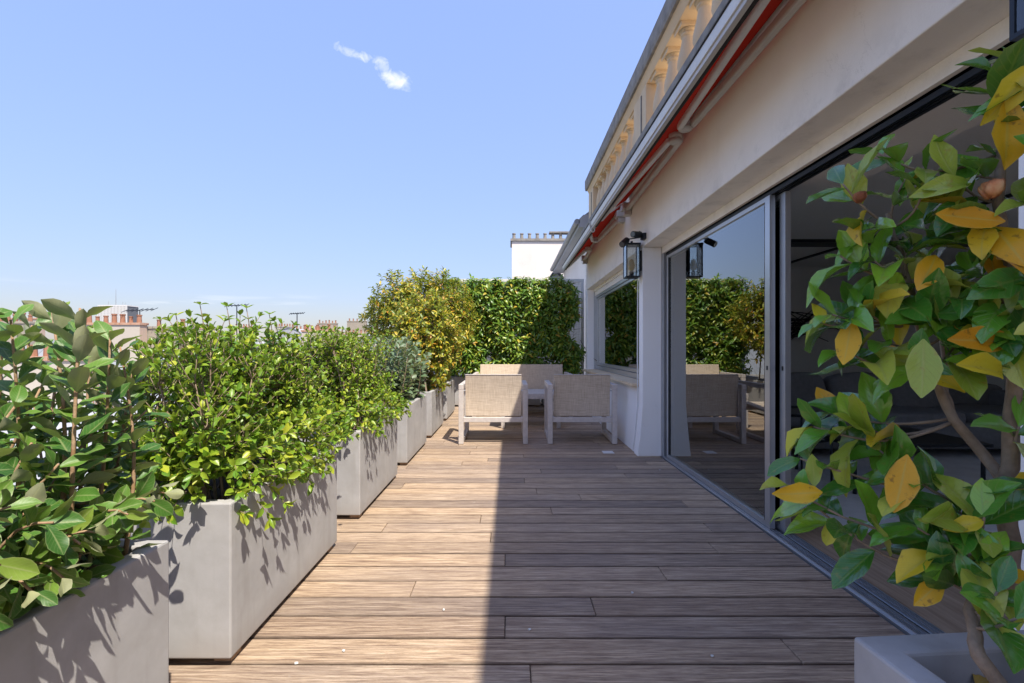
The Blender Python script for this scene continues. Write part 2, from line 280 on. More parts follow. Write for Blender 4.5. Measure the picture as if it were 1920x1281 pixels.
# ------------------------------------------------------------------ mesh helpers
class MB:
    def __init__(s): s.v = []; s.f = []
    def add(s, vs, fs):
        b = len(s.v); s.v += [tuple(p) for p in vs]; s.f += [tuple(i+b for i in f) for f in fs]; return s
    def box(s, x0, x1, y0, y1, z0, z1):
        return s.add([(x0,y0,z0),(x1,y0,z0),(x1,y1,z0),(x0,y1,z0),(x0,y0,z1),(x1,y0,z1),(x1,y1,z1),(x0,y1,z1)],
                     [(0,3,2,1),(4,5,6,7),(0,1,5,4),(1,2,6,5),(2,3,7,6),(3,0,4,7)])
    def prism(s, prof, y0, y1, axis='y'):              # prof = (a,b) outline; extruded along the axis
        n = len(prof)
        def P(a, b, c): return {'y': (a, c, b), 'x': (c, a, b), 'z': (a, b, c)}[axis]
        vs = [P(a, b, y0) for a, b in prof]+[P(a, b, y1) for a, b in prof]
        fs = [(i, (i+1) % n, (i+1) % n+n, i+n) for i in range(n)]+[tuple(range(n))[::-1], tuple(range(n, 2*n))]
        return s.add(vs, fs)
    def beam(s, a, b, w, h, up=(0, 0, 1)):
        a, b = Vector(a), Vector(b); d = (b-a).normalized(); sd = d.cross(Vector(up))
        if sd.length < 1e-4: sd = d.cross(Vector((1, 0, 0)))
        sd.normalize(); uu = sd.cross(d); vs = []
        for p in (a, b):
            for i, j in ((-1,-1),(1,-1),(1,1),(-1,1)): vs.append(p+sd*(i*w/2)+uu*(j*h/2))
        return s.add(vs, [(0,1,2,3),(7,6,5,4),(0,4,5,1),(1,5,6,2),(2,6,7,3),(3,7,4,0)])
    def tube(s, pts, rads, n=6, caps=True):
        pts = [Vector(p) for p in pts]
        if isinstance(rads, (int, float)): rads = [rads]*len(pts)
        vs = []; ref = None
        for i, p in enumerate(pts):
            d = (pts[min(i+1, len(pts)-1)]-pts[max(i-1, 0)])
            d = d.normalized() if d.length > 1e-9 else Vector((0, 0, 1))
            if ref is None: ref = d.orthogonal().normalized()
            sd = (ref-d*ref.dot(d)); sd = sd.normalized() if sd.length > 1e-6 else d.orthogonal().normalized(); ref = sd; up = d.cross(sd)
            for k in range(n): a = 2*math.pi*k/n; vs.append(p+sd*(math.cos(a)*rads[i])+up*(math.sin(a)*rads[i]))
        fs = []
        for i in range(len(pts)-1):
            for k in range(n): fs.append((i*n+k, i*n+(k+1) % n, (i+1)*n+(k+1) % n, (i+1)*n+k))
        if caps: fs += [tuple(range(n))[::-1], tuple(range((len(pts)-1)*n, len(pts)*n))]
        return s.add(vs, fs)
    def lathe(s, c, prof, n=12):                       # prof = (r,z)
        vs = []; c = Vector(c)
        for r, z in prof:
            for k in range(n): a = 2*math.pi*k/n; vs.append((c.x+r*math.cos(a), c.y+r*math.sin(a), c.z+z))
        fs = []
        for i in range(len(prof)-1):
            for k in range(n): fs.append((i*n+k, i*n+(k+1) % n, (i+1)*n+(k+1) % n, (i+1)*n+k))
        fs += [tuple(range(n))[::-1], tuple(range((len(prof)-1)*n, len(prof)*n))]
        return s.add(vs, fs)
    def cushion(s, c, sx, sy, sz, e=.35, n=10, rot=None, wob=0.0):
        c = Vector(c); vs = []; fs = []; m = 2*n
        def sp(x): return math.copysign(abs(x)**e, x)
        for i in range(n+1):
            t = -math.pi/2+math.pi*i/n
            for j in range(m):
                p = 2*math.pi*j/m
                q = Vector((sx/2*sp(math.cos(t))*sp(math.cos(p)), sy/2*sp(math.cos(t))*sp(math.sin(p)), sz/2*sp(math.sin(t))))
                if wob: q *= 1+wob*math.sin(7*q.x/sx+3*q.z/sz)*math.cos(5*q.y/sy+4*q.z/sz)
                if rot: q = rot @ q
                vs.append(c+q)
        for i in range(n):
            for j in range(m): fs.append((i*m+j, i*m+(j+1) % m, (i+1)*m+(j+1) % m, (i+1)*m+j))
        return s.add(vs, fs)
def mesh_of(name, mb, mat, base=(0, 0, 0), smooth=False):
    me = bpy.data.meshes.new(name); b = Vector(base)
    me.from_pydata([(p[0]-b.x, p[1]-b.y, p[2]-b.z) for p in mb.v], [], mb.f)
    me.materials.append(M[mat] if isinstance(mat, str) else mat)
    if smooth: me.polygons.foreach_set('use_smooth', [True]*len(me.polygons))
    me.update(); return me
def link(name, data, parent=None): 
    o = bpy.data.objects.new(name, data); COL.objects.link(o); o.parent = parent; return o
BASE = {}
def thing(name, label, cat, base=(0, 0, 0), group=None, rz=0):
    o = link(name, None); o.location = base; o.rotation_euler = (0, 0, rz); o.empty_display_size = .1
    o['label'] = label; o['category'] = cat
    if group: o['group'] = group
    return o
def absloc(o):
    p = Vector(o.location)
    return p+absloc(o.parent) if o.parent else p
def part(parent, name, mb, mat, smooth=False, bevel=0.0, label=None):    # mesh given in world coordinates (of an unrotated thing)
    o = link(name, mesh_of(name, mb, mat, absloc(parent), smooth), parent)
    if bevel: bv(o, bevel)
    if label: o['label'] = label
    return o
def bv(o, w, seg=2):
    m = o.modifiers.new('bevel', 'BEVEL'); m.width = w; m.segments = seg; m.limit_method = 'ANGLE'; m.angle_limit = math.radians(40)
def single(name, mb, mat, label, cat, group=None, smooth=False, bevel=0.0):
    c = np.array(mb.v); base = ((c[:, 0].min()+c[:, 0].max())/2, (c[:, 1].min()+c[:, 1].max())/2, c[:, 2].min())
    o = link(name, mesh_of(name, mb, mat, base, smooth)); o.location = base; o['label'] = label; o['category'] = cat
    if group: o['group'] = group
    if bevel: bv(o, bevel)
    return o
def struct(name, mb, mat, kind='structure'):
    o = link(name, mesh_of(name, mb, mat)); o['kind'] = kind; return o
def copy_tree(o, parent=None):
    c = o.copy(); COL.objects.link(c); c.parent = parent
    for ch in list(o.children): copy_tree(ch, c)
    return c
def box(*a): return MB().box(*a)

# ------------------------------------------------------------------ setting: ground, terrace, deck
GZ = -22.0
struct('ground', box(-3000, 3000, -600, 4500, GZ-.5, GZ), 'asphalt')
deck = struct('deck', box(-1.56, 1.498, -1.25, 9.9, -.09, -.034), 'dark_gap')
PITCH, Y0 = .148, 1.656
joints = {}
for px, py in ((995,1263),(947,1176),(1484,1221),(1112,1137),(1244,1079),(947,1051),(1343,1034),(920,1010),(1331,994),(1034,960),(1284,947),(1088,935),(1006,923),(774,1106),(663,1030),(720,992),(901,975),(756,912),(983,901),(1170,890),(1015,889)):
    Y = HC*F/(py-655.0); k = math.floor((Y-Y0)/PITCH); joints.setdefault(k, []).append((px-VX)/F*Y)
k0 = math.floor((-1.25-Y0)/PITCH)+1; k1 = math.floor((9.85-Y0)/PITCH)
for k in range(k0, k1):
    js = joints.get(k)
    if js is None:
        js = []; x = -1.55+R.uniform(.5, 2.0)
        while x < 1.3: js.append(x); x += R.uniform(1.3, 2.2)
    js = sorted(j for j in js if -1.4 < j < 1.4)
    ed = [-1.55]+js+[1.494]
    for a, b in zip(ed, ed[1:]):
        cx, cy = (a+b)/2, Y0+(k+.5)*PITCH; hx, hy = (b-a)/2-.0015, PITCH/2-.0040; c = .0028; dz = R.uniform(-.0012, .0012)
        mb = MB().add([(-hx,-hy,-.025),(hx,-hy,-.025),(hx,hy,-.025),(-hx,hy,-.025),(-hx,-hy,-c),(hx,-hy,-c),(hx,hy,-c),(-hx,hy,-c),(-hx+c,-hy+c,0),(hx-c,-hy+c,0),(hx-c,hy-c,0),(-hx+c,hy-c,0)],
            [(0,3,2,1),(0,1,5,4),(1,2,6,5),(2,3,7,6),(3,0,4,7),(4,5,9,8),(5,6,10,9),(6,7,11,10),(7,4,8,11),(8,9,10,11)])
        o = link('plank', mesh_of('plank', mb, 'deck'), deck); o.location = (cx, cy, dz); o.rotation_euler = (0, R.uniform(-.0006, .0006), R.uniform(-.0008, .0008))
struct('building_body', box(-1.75, 9.0, -1.6, 10.1, GZ, -.095), 'limestone')
para = thing('parapet', 'low white parapet running behind the row of concrete planters', 'parapet', (-1.66, 4, -.09))
part(para, 'wall', box(-1.74, -1.58, -1.55, 10.05, -.092, .22), 'plaster_white'); part(para, 'coping', box(-1.77, -1.55, -1.58, 10.08, .222, .27), 'zinc', bevel=.008)

# ------------------------------------------------------------------ facade
WX = 1.32
fc = thing('facade', 'cream rendered terrace wall with recessed door bay and window opening', 'wall', (1.5, 4, 0))
part(fc, 'upper_wall', box(WX, 1.62, -1.5, 8.43, 2.09, 2.945), 'plaster_cream', bevel=.006)
def flare(y0, y1, x1, foot, z1=2.088):
    return MB().prism([(WX-foot, 0), (x1, 0), (x1, z1), (WX, z1), (WX, .52), (WX-foot*.25, .36), (WX-foot*.65, .16)], y0, y1)
part(fc, 'pier', flare(4.83, 4.97, 1.508, .05), 'plaster_white', bevel=.006)
part(fc, 'pier', flare(.75, 1.26, 1.508, .05), 'plaster_white', bevel=.006)
part(fc, 'pier', box(1.511, 1.625, 4.833, 4.968, 0, 2.087), 'plaster_white'); part(fc, 'pier', box(1.511, 1.625, .753, 1.257, 0, 2.087), 'plaster_white')
part(fc, 'near_wall', box(WX+.003, 1.62, -1.497, -1.25, 0, 2.087), 'plaster_white')
part(fc, 'apron_wall', flare(4.972, 8.43, 1.62, .03, .676), 'plaster_white')
part(fc, 'jamb_wall', box(WX+.002, 1.618, 8.30, 8.428, .678, 2.088), 'plaster_white')
part(fc, 'door_head', box(1.512, 1.60, 1.262, 4.828, 2.022, 2.0885), 'plaster_cream')
slab = thing('roof_terrace', 'roof slab with projecting stone cornice under the balustrade', 'roof', (3, 4, 2.95))
part(slab, 'slab', box(1.5, 6.6, -1.5, 8.43, 2.95, 3.06), 'stone'); part(slab, 'cornice', MB().prism([(1.33,2.948),(1.499,2.948),(1.499,3.10),(1.23,3.10),(1.23,3.045),(1.28,3.01)], -1.5, 8.45), 'stone_dark')

# balustrade
bal = thing('balustrade', 'weathered stone balustrade with dark coping on the roof above the terrace', 'balustrade', (1.46, 4, 3.10))
part(bal, 'coping', MB().prism([(1.31,3.82),(1.66,3.82),(1.66,3.99),(1.62,4.03),(1.33,4.03),(1.30,3.99),(1.30,3.86)], -1.5, 8.45), 'stone_dark')
part(bal, 'rail', MB().prism([(1.37,3.74),(1.58,3.74),(1.58,3.818),(1.335,3.818)], -1.5, 8.40), 'stone')
part(bal, 'plinth', box(1.34, 1.60, -1.5, 8.42, 3.102, 3.22), 'stone')
bprof = [(.085,0),(.085,.05),(.06,.06),(.055,.09),(.075,.14),(.09,.20),(.085,.26),(.062,.36),(.052,.42),(.05,.435),(.062,.44),(.062,.455),(.05,.46),(.055,.475),(.08,.485)]
bm_ = MB().lathe((0, 0, 0), bprof, 14).box(-.088, .088, -.088, .088, .485, .52)
bme = mesh_of('baluster', bm_, 'stone'); bme.polygons.foreach_set('use_smooth', [len(p.vertices) == 4 and i < 14*14 for i, p in enumerate(bme.polygons)])
def baluster(y): o = link('baluster', bme, bal); o.location = Vector((1.475, y, 3.2205))-Vector(bal.location)
def pedestal(y0, y1):
    p = part(bal, 'pedestal', box(1.36, 1.585, y0, y1, 3.222, 3.738), 'stone', bevel=.006)
    part(p, 'panel', box(1.352, 1.36, y0+.12, y1-.12, 3.28, 3.69), 'stone_dark') if False else part(p, 'panel', box(1.350, 1.3595, (y0+y1)/2-.10, (y0+y1)/2-.075, 3.28, 3.69), 'stone_dark')
pedestal(4.86, 5.34); pedestal(7.98, 8.40); pedestal(1.6, 2.08)
for i in range(8): baluster(5.34+.165+i*.33)
for i in range(8): baluster(4.70-i*.345)
for i in range(6): baluster(1.44-i*.345)
single('roof_box', MB().box(1.95, 2.15, 7.9, 6.4, 3.06, 4.98).box(1.92, 2.18, 7.87, 8.63, 4.98, 5.03), 'chimney_white', 'small white flue box rising behind the stone balustrade', 'flue')

# ------------------------------------------------------------------ awnings
def awning(y0, y1, label, arms, brackets):
    t = thing('awning', label, 'awning', (1.2, (y0+y1)/2, 2.6), 'retracted awnings on the cream wall')
    pf = [(.945,2.44),(.972,2.45),(.972,2.515),(.955,2.54),(.925,2.542),(.908,2.525),(.90,2.49),(.908,2.45)]
    fb = part(t, 'front_bar', MB().prism(pf, y0, y1), 'awning_aluminium')
    part(fb, 'seam', box(.896, .903, y0+.003, y1-.003, 2.50, 2.506), 'dark_gap'); part(fb, 'lower_lip', box(.915, .94, y0+.004, y1-.004, 2.424, 2.4435), 'awning_grey'); part(fb, 'groove', box(.948, .968, y0+.005, y1-.005, 2.434, 2.4475), 'dark_gap')
    for ye in (y0-.006, y1): part(fb, 'end_cap', MB().prism([(.935+(a-.935)*1.1, 2.49+(b-2.49)*1.1) for a, b in pf], ye, ye+.006), 'awning_grey')
    part(t, 'fabric', MB().add([(.965,y0+.05,2.53),(.965,y1-.05,2.53),(1.12,y1-.05,2.615),(1.12,y0+.05,2.615),(1.285,y1-.05,2.72),(1.285,y0+.05,2.72)], [(0,1,2,3),(3,2,4,5)]), 'awning_fabric', True)
    part(t, 'roller', MB().tube([(1.27,y0+.03,2.76),(1.27,y1-.03,2.76)], .036, 12), 'awning_grey')
    part(t, 'hood', MB().prism([(1.12,2.82),(1.318,2.85),(1.318,2.857),(1.115,2.828)], y0, y1), 'awning_aluminium')
    for y in brackets: part(t, 'wall_bracket', MB().box(1.24, 1.319, y-.05, y+.05, 2.53, 2.585).box(1.22, 1.319, y-.07, y+.07, 2.587, 2.66), 'awning_grey', bevel=.008)
    for ys, ye, yb in arms:                            # shoulder, elbow, point on the bar
        a = part(t, 'arm', MB().beam((1.275, ys, 2.60), (1.205, ye, 2.565), .045, .05), 'awning_grey', bevel=.012)
        part(a, 'forearm', MB().beam((1.125, ye, 2.55), (.985, yb, 2.475), .04, .042), 'awning_aluminium', bevel=.012)
        part(a, 'elbow', MB().lathe((1.165, ye, 2.525), [(.03,0),(.045,.008),(.045,.03),(.038,.034),(.045,.038),(.045,.066),(.03,.074)], 14), 'awning_grey', True)
awning(5.50, 8.40, 'shorter red retractable awning beyond the door bay, over the far window', [(5.60, 6.62, 5.95), (8.3, 7.25, 8.25)], [5.60, 8.30])
awning(-.3, 5.42, 'long red retractable awning with folded grey arms over the sliding door', [(5.30, 3.42, 5.25), (1.25, 3.22, 1.3)], [5.30, 1.25])
single('awning_crank_eye', MB().tube([(.93,5.46,2.48),(.93,5.46,2.44)], .008, 6).tube([(0.93+.02*math.cos(a), 5.46, 2.418-.026*math.sin(a)-.0) for a in [i*math.pi/6 for i in range(13)]], .007, 6).box(.91, .97, 5.43, 5.49, 2.48, 2.49), 'awning_aluminium', 'small steel crank loop hanging between the two awning bars', 'crank loop')

# ------------------------------------------------------------------ sliding door
dr = thing('sliding_door', 'large aluminium sliding glass door standing open, reflecting the hedge and chairs', 'door', (1.56, 3.05, 0))
tr = part(dr, 'track', box(1.505, 1.635, 1.262, 4.828, -.03, .004), 'aluminium')
for x0 in (1.515, 1.532, 1.552, 1.586, 1.606, 1.622): part(tr, 'rail', box(x0, x0+.006, 1.265, 4.825, .0045, .016), 'aluminium')
part(tr, 'groove', box(1.563, 1.579, 1.266, 4.824, .0045, .0065), 'dark_gap')
part(dr, 'head_track', MB().box(1.535, 1.552, 1.265, 4.825, 1.985, 2.0215).box(1.560, 1.575, 1.265, 4.825, 1.985, 2.0215).box(1.583, 1.60, 1.265, 4.825, 1.985, 2.0215).box(1.535, 1.60, 1.266, 4.824, 2.008, 2.021), 'dark_metal')
part(dr, 'jamb', MB().box(1.512, 1.545, 4.775, 4.829, .005, 2.02).box(1.56, 1.61, 4.775, 4.829, .005, 2.02), 'aluminium'); part(dr, 'jamb_seal', box(1.546, 1.559, 4.79, 4.829, .005, 2.02), 'rubber')
def leaf_panel(x, y0, y1, nm):
    p = part(dr, nm, MB().box(x-.016, x+.016, y0, y0+.055, .018, 1.982).box(x-.016, x+.016, y1-.045, y1, .018, 1.982).box(x-.0155, x+.0155, y0+.055, y1-.045, .018, .05).box(x-.0155, x+.0155, y0+.055, y1-.045, 1.955, 1.981), 'aluminium')
    part(p, 'pane', box(x-.004, x+.004, y0+.05, y1-.04, .045, 1.96), 'glazing'); part(p, 'seal', MB().box(x-.0165, x+.0165, y0+.055, y0+.06, .05, 1.955).box(x-.0165, x+.0165, y1-.05, y1-.045, .05, 1.955), 'rubber')
    part(p, 'lock', box(x-.018, x-.0162, y0+.02, y0+.035, .95, .975), 'dark_metal')
part(dr, 'added_bay_sill', box(1.505, 1.635, -1.248, .75, -.03, .004), 'aluminium')  # sill of an unseen open bay added to let more daylight indoors
leaf_panel(1.541, 2.845, 4.72, 'door_leaf'); leaf_panel(1.593, 2.775, 4.66, 'door_leaf')

# ------------------------------------------------------------------ far window
wn = thing('window', 'wide aluminium window with roller shutter and stone sill in the cream wall', 'window', (1.47, 6.6, .68))
part(wn, 'sill', MB().prism([(1.255,.682),(1.50,.69),(1.50,.725),(1.255,.715)], 5.0, 8.44), 'stone', bevel=.004)
part(wn, 'frame', MB().box(1.45, 1.50, 4.99, 5.05, .728, 1.97).box(1.45, 1.50, 8.22, 8.299, .728, 1.97).box(1.45, 1.50, 5.05, 8.22, .728, .79).box(1.45, 1.50, 5.05, 8.22, 1.93, 1.97), 'aluminium')
part(wn, 'sash', MB().box(1.462, 1.49, 8.10, 8.218, .795, 1.925).box(1.462, 1.49, 5.052, 5.11, .795, 1.925).box(1.462, 1.49, 5.11, 8.10, .795, .84).box(1.462, 1.49, 5.11, 8.10, 1.89, 1.925), 'aluminium', bevel=.003)
part(wn, 'pane', box(1.472, 1.48, 5.10, 8.11, .83, 1.90), 'glazing')
sh = part(wn, 'shutter_box', box(1.43, 1.51, 4.992, 8.298, 2.045, 2.0875), 'plaster_cream')
for i in range(3): part(sh, 'slat', MB().prism([(1.447,1.973+i*.024),(1.457,1.973+i*.024),(1.457,1.995+i*.024),(1.447,1.995+i*.024),(1.443,1.984+i*.024)], 5.0, 8.29), 'plaster_cream')
part(wn, 'guide_rail', MB().box(1.43, 1.449, 8.27, 8.298, .728, 2.04).box(1.43, 1.449, 4.992, 5.02, .728, 2.04), 'aluminium')

# ------------------------------------------------------------------ wall lanterns and spotlights
def lantern(y, label):
    t = thing('wall_lantern', label, 'lantern', (WX, y, 1.79), 'black lanterns on the door piers')
    x0, x1, ya, yb, z0, z1 = 1.155, 1.295, y-.07, y+.07, 1.79, 2.125; b = .011
    f = MB()
    for x in (x0, x1-b):
        for q in (ya, yb-b): f.box(x, x+b, q, q+b, z0+b, z1-b)
    f.box(x0, x1, ya, yb, z0, z0+b).box(x0-.004, x1+.004, ya-.004, yb+.004, z1-b, z1+.006)
    fr = part(t, 'frame', f, 'dark_metal')
    g = .003
    part(t, 'pane', box(x0+b, x1-b, ya+g, ya+2*g, z0+b, z1-b), 'lantern_glass'); part(t, 'pane', box(x0+b, x1-b, yb-2*g, yb-g, z0+b, z1-b), 'lantern_glass')
    part(t, 'pane', box(x0+g, x0+2*g, ya+b, yb-b, z0+b, z1-b), 'lantern_glass'); part(t, 'pane', box(x1-2*g, x1-g, ya+b, yb-b, z0+b, z1-b), 'lantern_glass')
    part(t, 'bulb', MB().lathe((1.225, y, 1.86), [(.006,.12),(.02,.11),(.032,.07),(.034,.04),(.025,.012),(.008,0)][::-1], 12), 'bulb', True)
    part(t, 'socket', MB().lathe((1.225, y, 1.801), [(.022,0),(.022,.05),(.012,.06)], 12), 'dark_metal')
    part(t, 'bracket', MB().box(1.295, 1.3195, y-.035, y+.035, 1.86, 2.06).beam((1.225, y, 2.13), (1.225, y, 2.16), .02, .02), 'dark_metal')
lantern(4.78+.11, 'black framed lantern on the pier between the window and the door')
lantern(1.05, 'black framed lantern on the pier beside the leafy potted shrub')
def spot(p, d, label):
    p = Vector(p); d = Vector(d).normalized()
    t = thing('spotlight', label, 'spotlight', p, 'black spotlights above the lantern')
    part(t, 'body', MB().tube([p-d*.055, p+d*.055, p+d*.056], [.031, .031, .026], 16), 'dark_metal')
    part(t, 'lens', MB().tube([p+d*.056, p+d*.0565], .024, 16), 'glass_dark')
    part(t, 'bracket', MB().tube([p, p+Vector((.03, 0, .03)), Vector((1.30, p.y+.02, 2.17))], .006, 6).lathe((1.305, p.y+.02, 2.14), [(.014,0),(.03,.005),(.03,.06),(.014,.065)], 12), 'dark_metal')
spot((1.225, 4.70, 2.185), (-.8, -.6, -.1), 'black cylinder spotlight on a swivel arm, the higher one over the lantern')
spot((1.115, 4.73, 2.115), (-.55, -.6, -.5), 'black cylinder spotlight aimed downward beside the lantern top')
cab = MB().tube([(1.315, 4.99, 1.79), (1.31, 4.985, 1.2), (1.309, 4.98, .5), (1.285, 4.985, .2), (1.262, 4.985, .02)], .006, 6)
single('power_cable', cab, 'white_paint', 'thin white cable running down the wall edge by the lantern', 'cable')
single('garland_wire', MB().tube([at(1088,638,8.8), at(1098,655,8.6), at(1108,668,8.42), at(1118,676,8.2), at(1127,676,8.0), at(1134,671,7.6)], .005, 5), 'bark_dark', 'thin dark wire looping from the hedge to the window frame', 'wire')

# ------------------------------------------------------------------ interior
def wallbox(n, *a, m='interior_wall'): return struct(n, box(*a), m)
wallbox('interior_subfloor', 1.64, 6.4, -1.3, 8.4, -.09, -.03, m='dark_gap')
ifl = struct('interior_floor', box(5.0, 6.4, -1.3, 6.98, -.029, -.002), 'oak')
for i in range(18):
    x0 = 1.64+i*.187; y = -1.3-R.uniform(0, 1.2)
    while y < 6.9:
        ln = R.uniform(1.5, 2.3); a, b = max(y, -1.28), min(y+ln, 6.95)
        if b-a > .1:
            o = link('floor_board', mesh_of('floor_board', MB().box(-.0925, .0925, -(b-a)/2+.001, (b-a)/2-.001, -.02, 0), 'oak'), ifl); o.location = (x0+.0935, (a+b)/2, R.uniform(-.0007, .0007))
        y += ln
wallbox('wall_end', 1.63, 6.4, 6.98, 7.12, 0, 2.5); wallbox('wall_right', 6.4, 6.55, 4.2, 8.4, 0, 2.5); wallbox('wall_right_sill', 6.4, 6.55, -1.3, 4.2, 0, .298); wallbox('wall_right_head', 6.4, 6.55, -1.3, 4.2, 2.15, 2.5); wallbox('wall_near', 1.63, 6.4, -1.45, -1.3, 0, 2.5); wallbox('wall_far', 1.63, 6.4, 8.4, 8.42, 0, 2.5)
wallbox('ceiling', 2.0, 6.4, -1.3, 8.4, 2.24, 2.44, m='interior_ceiling'); wallbox('ceiling_beam', 1.605, 2.0, -1.3, 8.4, 2.035, 2.44, m='interior_ceiling')
rw = thing('added_window', 'unseen wide window added in the far wall to light the living room', 'window', (6.47, 1.45, .3))  # unseen window, added so sun and daylight bounce into the room
part(rw, 'frame', MB().box(6.45, 6.5, -1.298, -1.24, .302, 2.148).box(6.45, 6.5, 4.14, 4.198, .302, 2.148).box(6.45, 6.5, -1.24, 4.14, .302, .36).box(6.45, 6.5, -1.24, 4.14, 2.09, 2.148).box(6.45, 6.5, 1.42, 1.48, .36, 2.09), 'aluminium')
part(rw, 'pane', box(6.472, 6.478, -1.245, 1.425, .355, 2.095), 'lantern_glass'); part(rw, 'pane', box(6.472, 6.478, 1.475, 4.145, .355, 2.095), 'lantern_glass')
single('ceiling_slot', box(2.3, 6.3, 5.14, 5.38, 2.205, 2.239), 'dark_metal', 'black slot running across the living room ceiling', 'ceiling slot')
single('ceiling_track', box(3.74, 3.765, -1, 6.97, 2.215, 2.239), 'dark_metal', 'thin black lighting track along the living room ceiling', 'track')
single('rug', box(1.93, 6.25, 2.82, 6.1, .0015, .014), 'rug', 'pale grey rug on the oak floor under the dark sofa', 'rug', bevel=.004)
sf = thing('lounge_sofa', 'charcoal fabric sofa with loose cushions inside the living room', 'sofa', (4.0, 5.2, 0))
part(sf, 'base', MB().cushion((4.0, 5.15, .22), 3.2, .95, .26, .18), 'sofa_fabric', True); part(sf, 'backrest', MB().cushion((4.0, 5.55, .42), 3.2, .22, .56, .25), 'sofa_fabric', True)
for x in (2.5, 5.5): part(sf, 'armrest', MB().cushion((x, 5.15, .36), .24, .98, .5, .25), 'sofa_fabric', True)
for x in (3.05, 4.0, 4.95): part(sf, 'seat_cushion', MB().cushion((x, 5.05, .385), .93, .80, .15, .3), 'sofa_fabric', True)
for x in (2.6, 5.4):
    for y in (4.78, 5.5): part(sf, 'leg', box(x-.03, x+.03, y-.03, y+.03, .014, .12), 'dark_metal')
for i, (x, tl, w) in enumerate(((2.62, -.22, .52), (3.12, -.3, .60), (3.75, -.28, .58), (4.35, -.25, .55))):
    cu = MB().cushion((x, 5.28, .60), w, .2, .42, .42, 10, Matrix.Rotation(tl, 3, 'X') @ Matrix.Rotation(R.uniform(-.06, .06), 3, 'Y'), .02)
    single('cushion', cu, 'sofa_fabric', ['dark grey cushion against the sofa armrest', 'plump dark grey cushion second along the sofa from the open door', 'dark grey cushion leaning in the middle of the sofa', 'dark grey cushion leaning past the middle of the sofa'][i], 'cushion', 'cushions on the indoor sofa', True)
def wire_chair(x, y, rz):
    t = thing('wire_chair', 'black metal armchair with cord seat standing on the pale rug', 'chair', (x, y, .014), rz=rz)
    T = lambda pts, r=.009: MB().tube(pts, r, 7)
    def pt(n, mb, m): o = link(n, mesh_of(n, mb, m, (0, 0, 0), True), t); return o
    for s in (-.3, .3):
        pt('leg', T([(s, -.28, 0), (s, -.28, .56)]), 'dark_metal'); pt('leg', T([(s, .3, 0), (s, .3, .56)]), 'dark_metal'); pt('armrest', T([(s, -.28, .56), (s, .3, .56)], .011), 'dark_metal')
    pt('seat_frame', MB().tube([(-.29, -.26, .38), (.29, -.26, .38), (.29, .22, .30), (-.29, .22, .30), (-.29, -.26, .38)], .009, 7), 'dark_metal')
    pt('back_frame', MB().tube([(-.29, .22, .30), (-.29, .38, .72), (.29, .38, .72), (.29, .22, .30)], .009, 7), 'dark_metal')
    for i in range(12): z = .04+i*.03; pt('cord', T([(-.29, .225+z*.38, .30+z), (.29, .225+z*.38, .30+z)], .005), 'rope')
    for i in range(14): q = i/13; pt('cord', T([(-.29, -.25+.46*q, .378-.076*q), (.29, -.25+.46*q, .378-.076*q)], .005), 'rope')
wire_chair(2.16, 3.92, 1.35)
ct = thing('coffee_table', 'low black metal table standing on the rug beyond the door', 'table', (2.9, 3.85, .014))
part(ct, 'top', box(2.48, 3.5, 3.5, 4.3, .36, .385), 'dark_metal', bevel=.004)
for x in (2.52, 3.46):
    for y in (3.54, 4.26): part(ct, 'leg', MB().tube([(x, y, .0142), (x, y, .36)], .014, 8), 'dark_metal')
tw = thing('twig_sculpture', 'dark tangle of bent twigs hung on the living room wall', 'wall sculpture', (4.16, 6.93, 1.42))
for i in range(46):
    a = R.gauss(.25, .38); ln = R.uniform(.18, .55); c = Vector((4.2+R.gauss(0, .17), 6.93-R.uniform(0, .09), 1.42+R.gauss(0, .08))); d = Vector((math.cos(a), R.uniform(-.12, 0), math.sin(a))); b = R.uniform(-.12, .12)
    part(tw, 'twig', MB().tube([c-d*ln, c+Vector((0, 0, b*.5)), c+d*ln*.6+Vector((0, 0, b*.2))], [.006, .008, .005], 5), 'dark_gap')

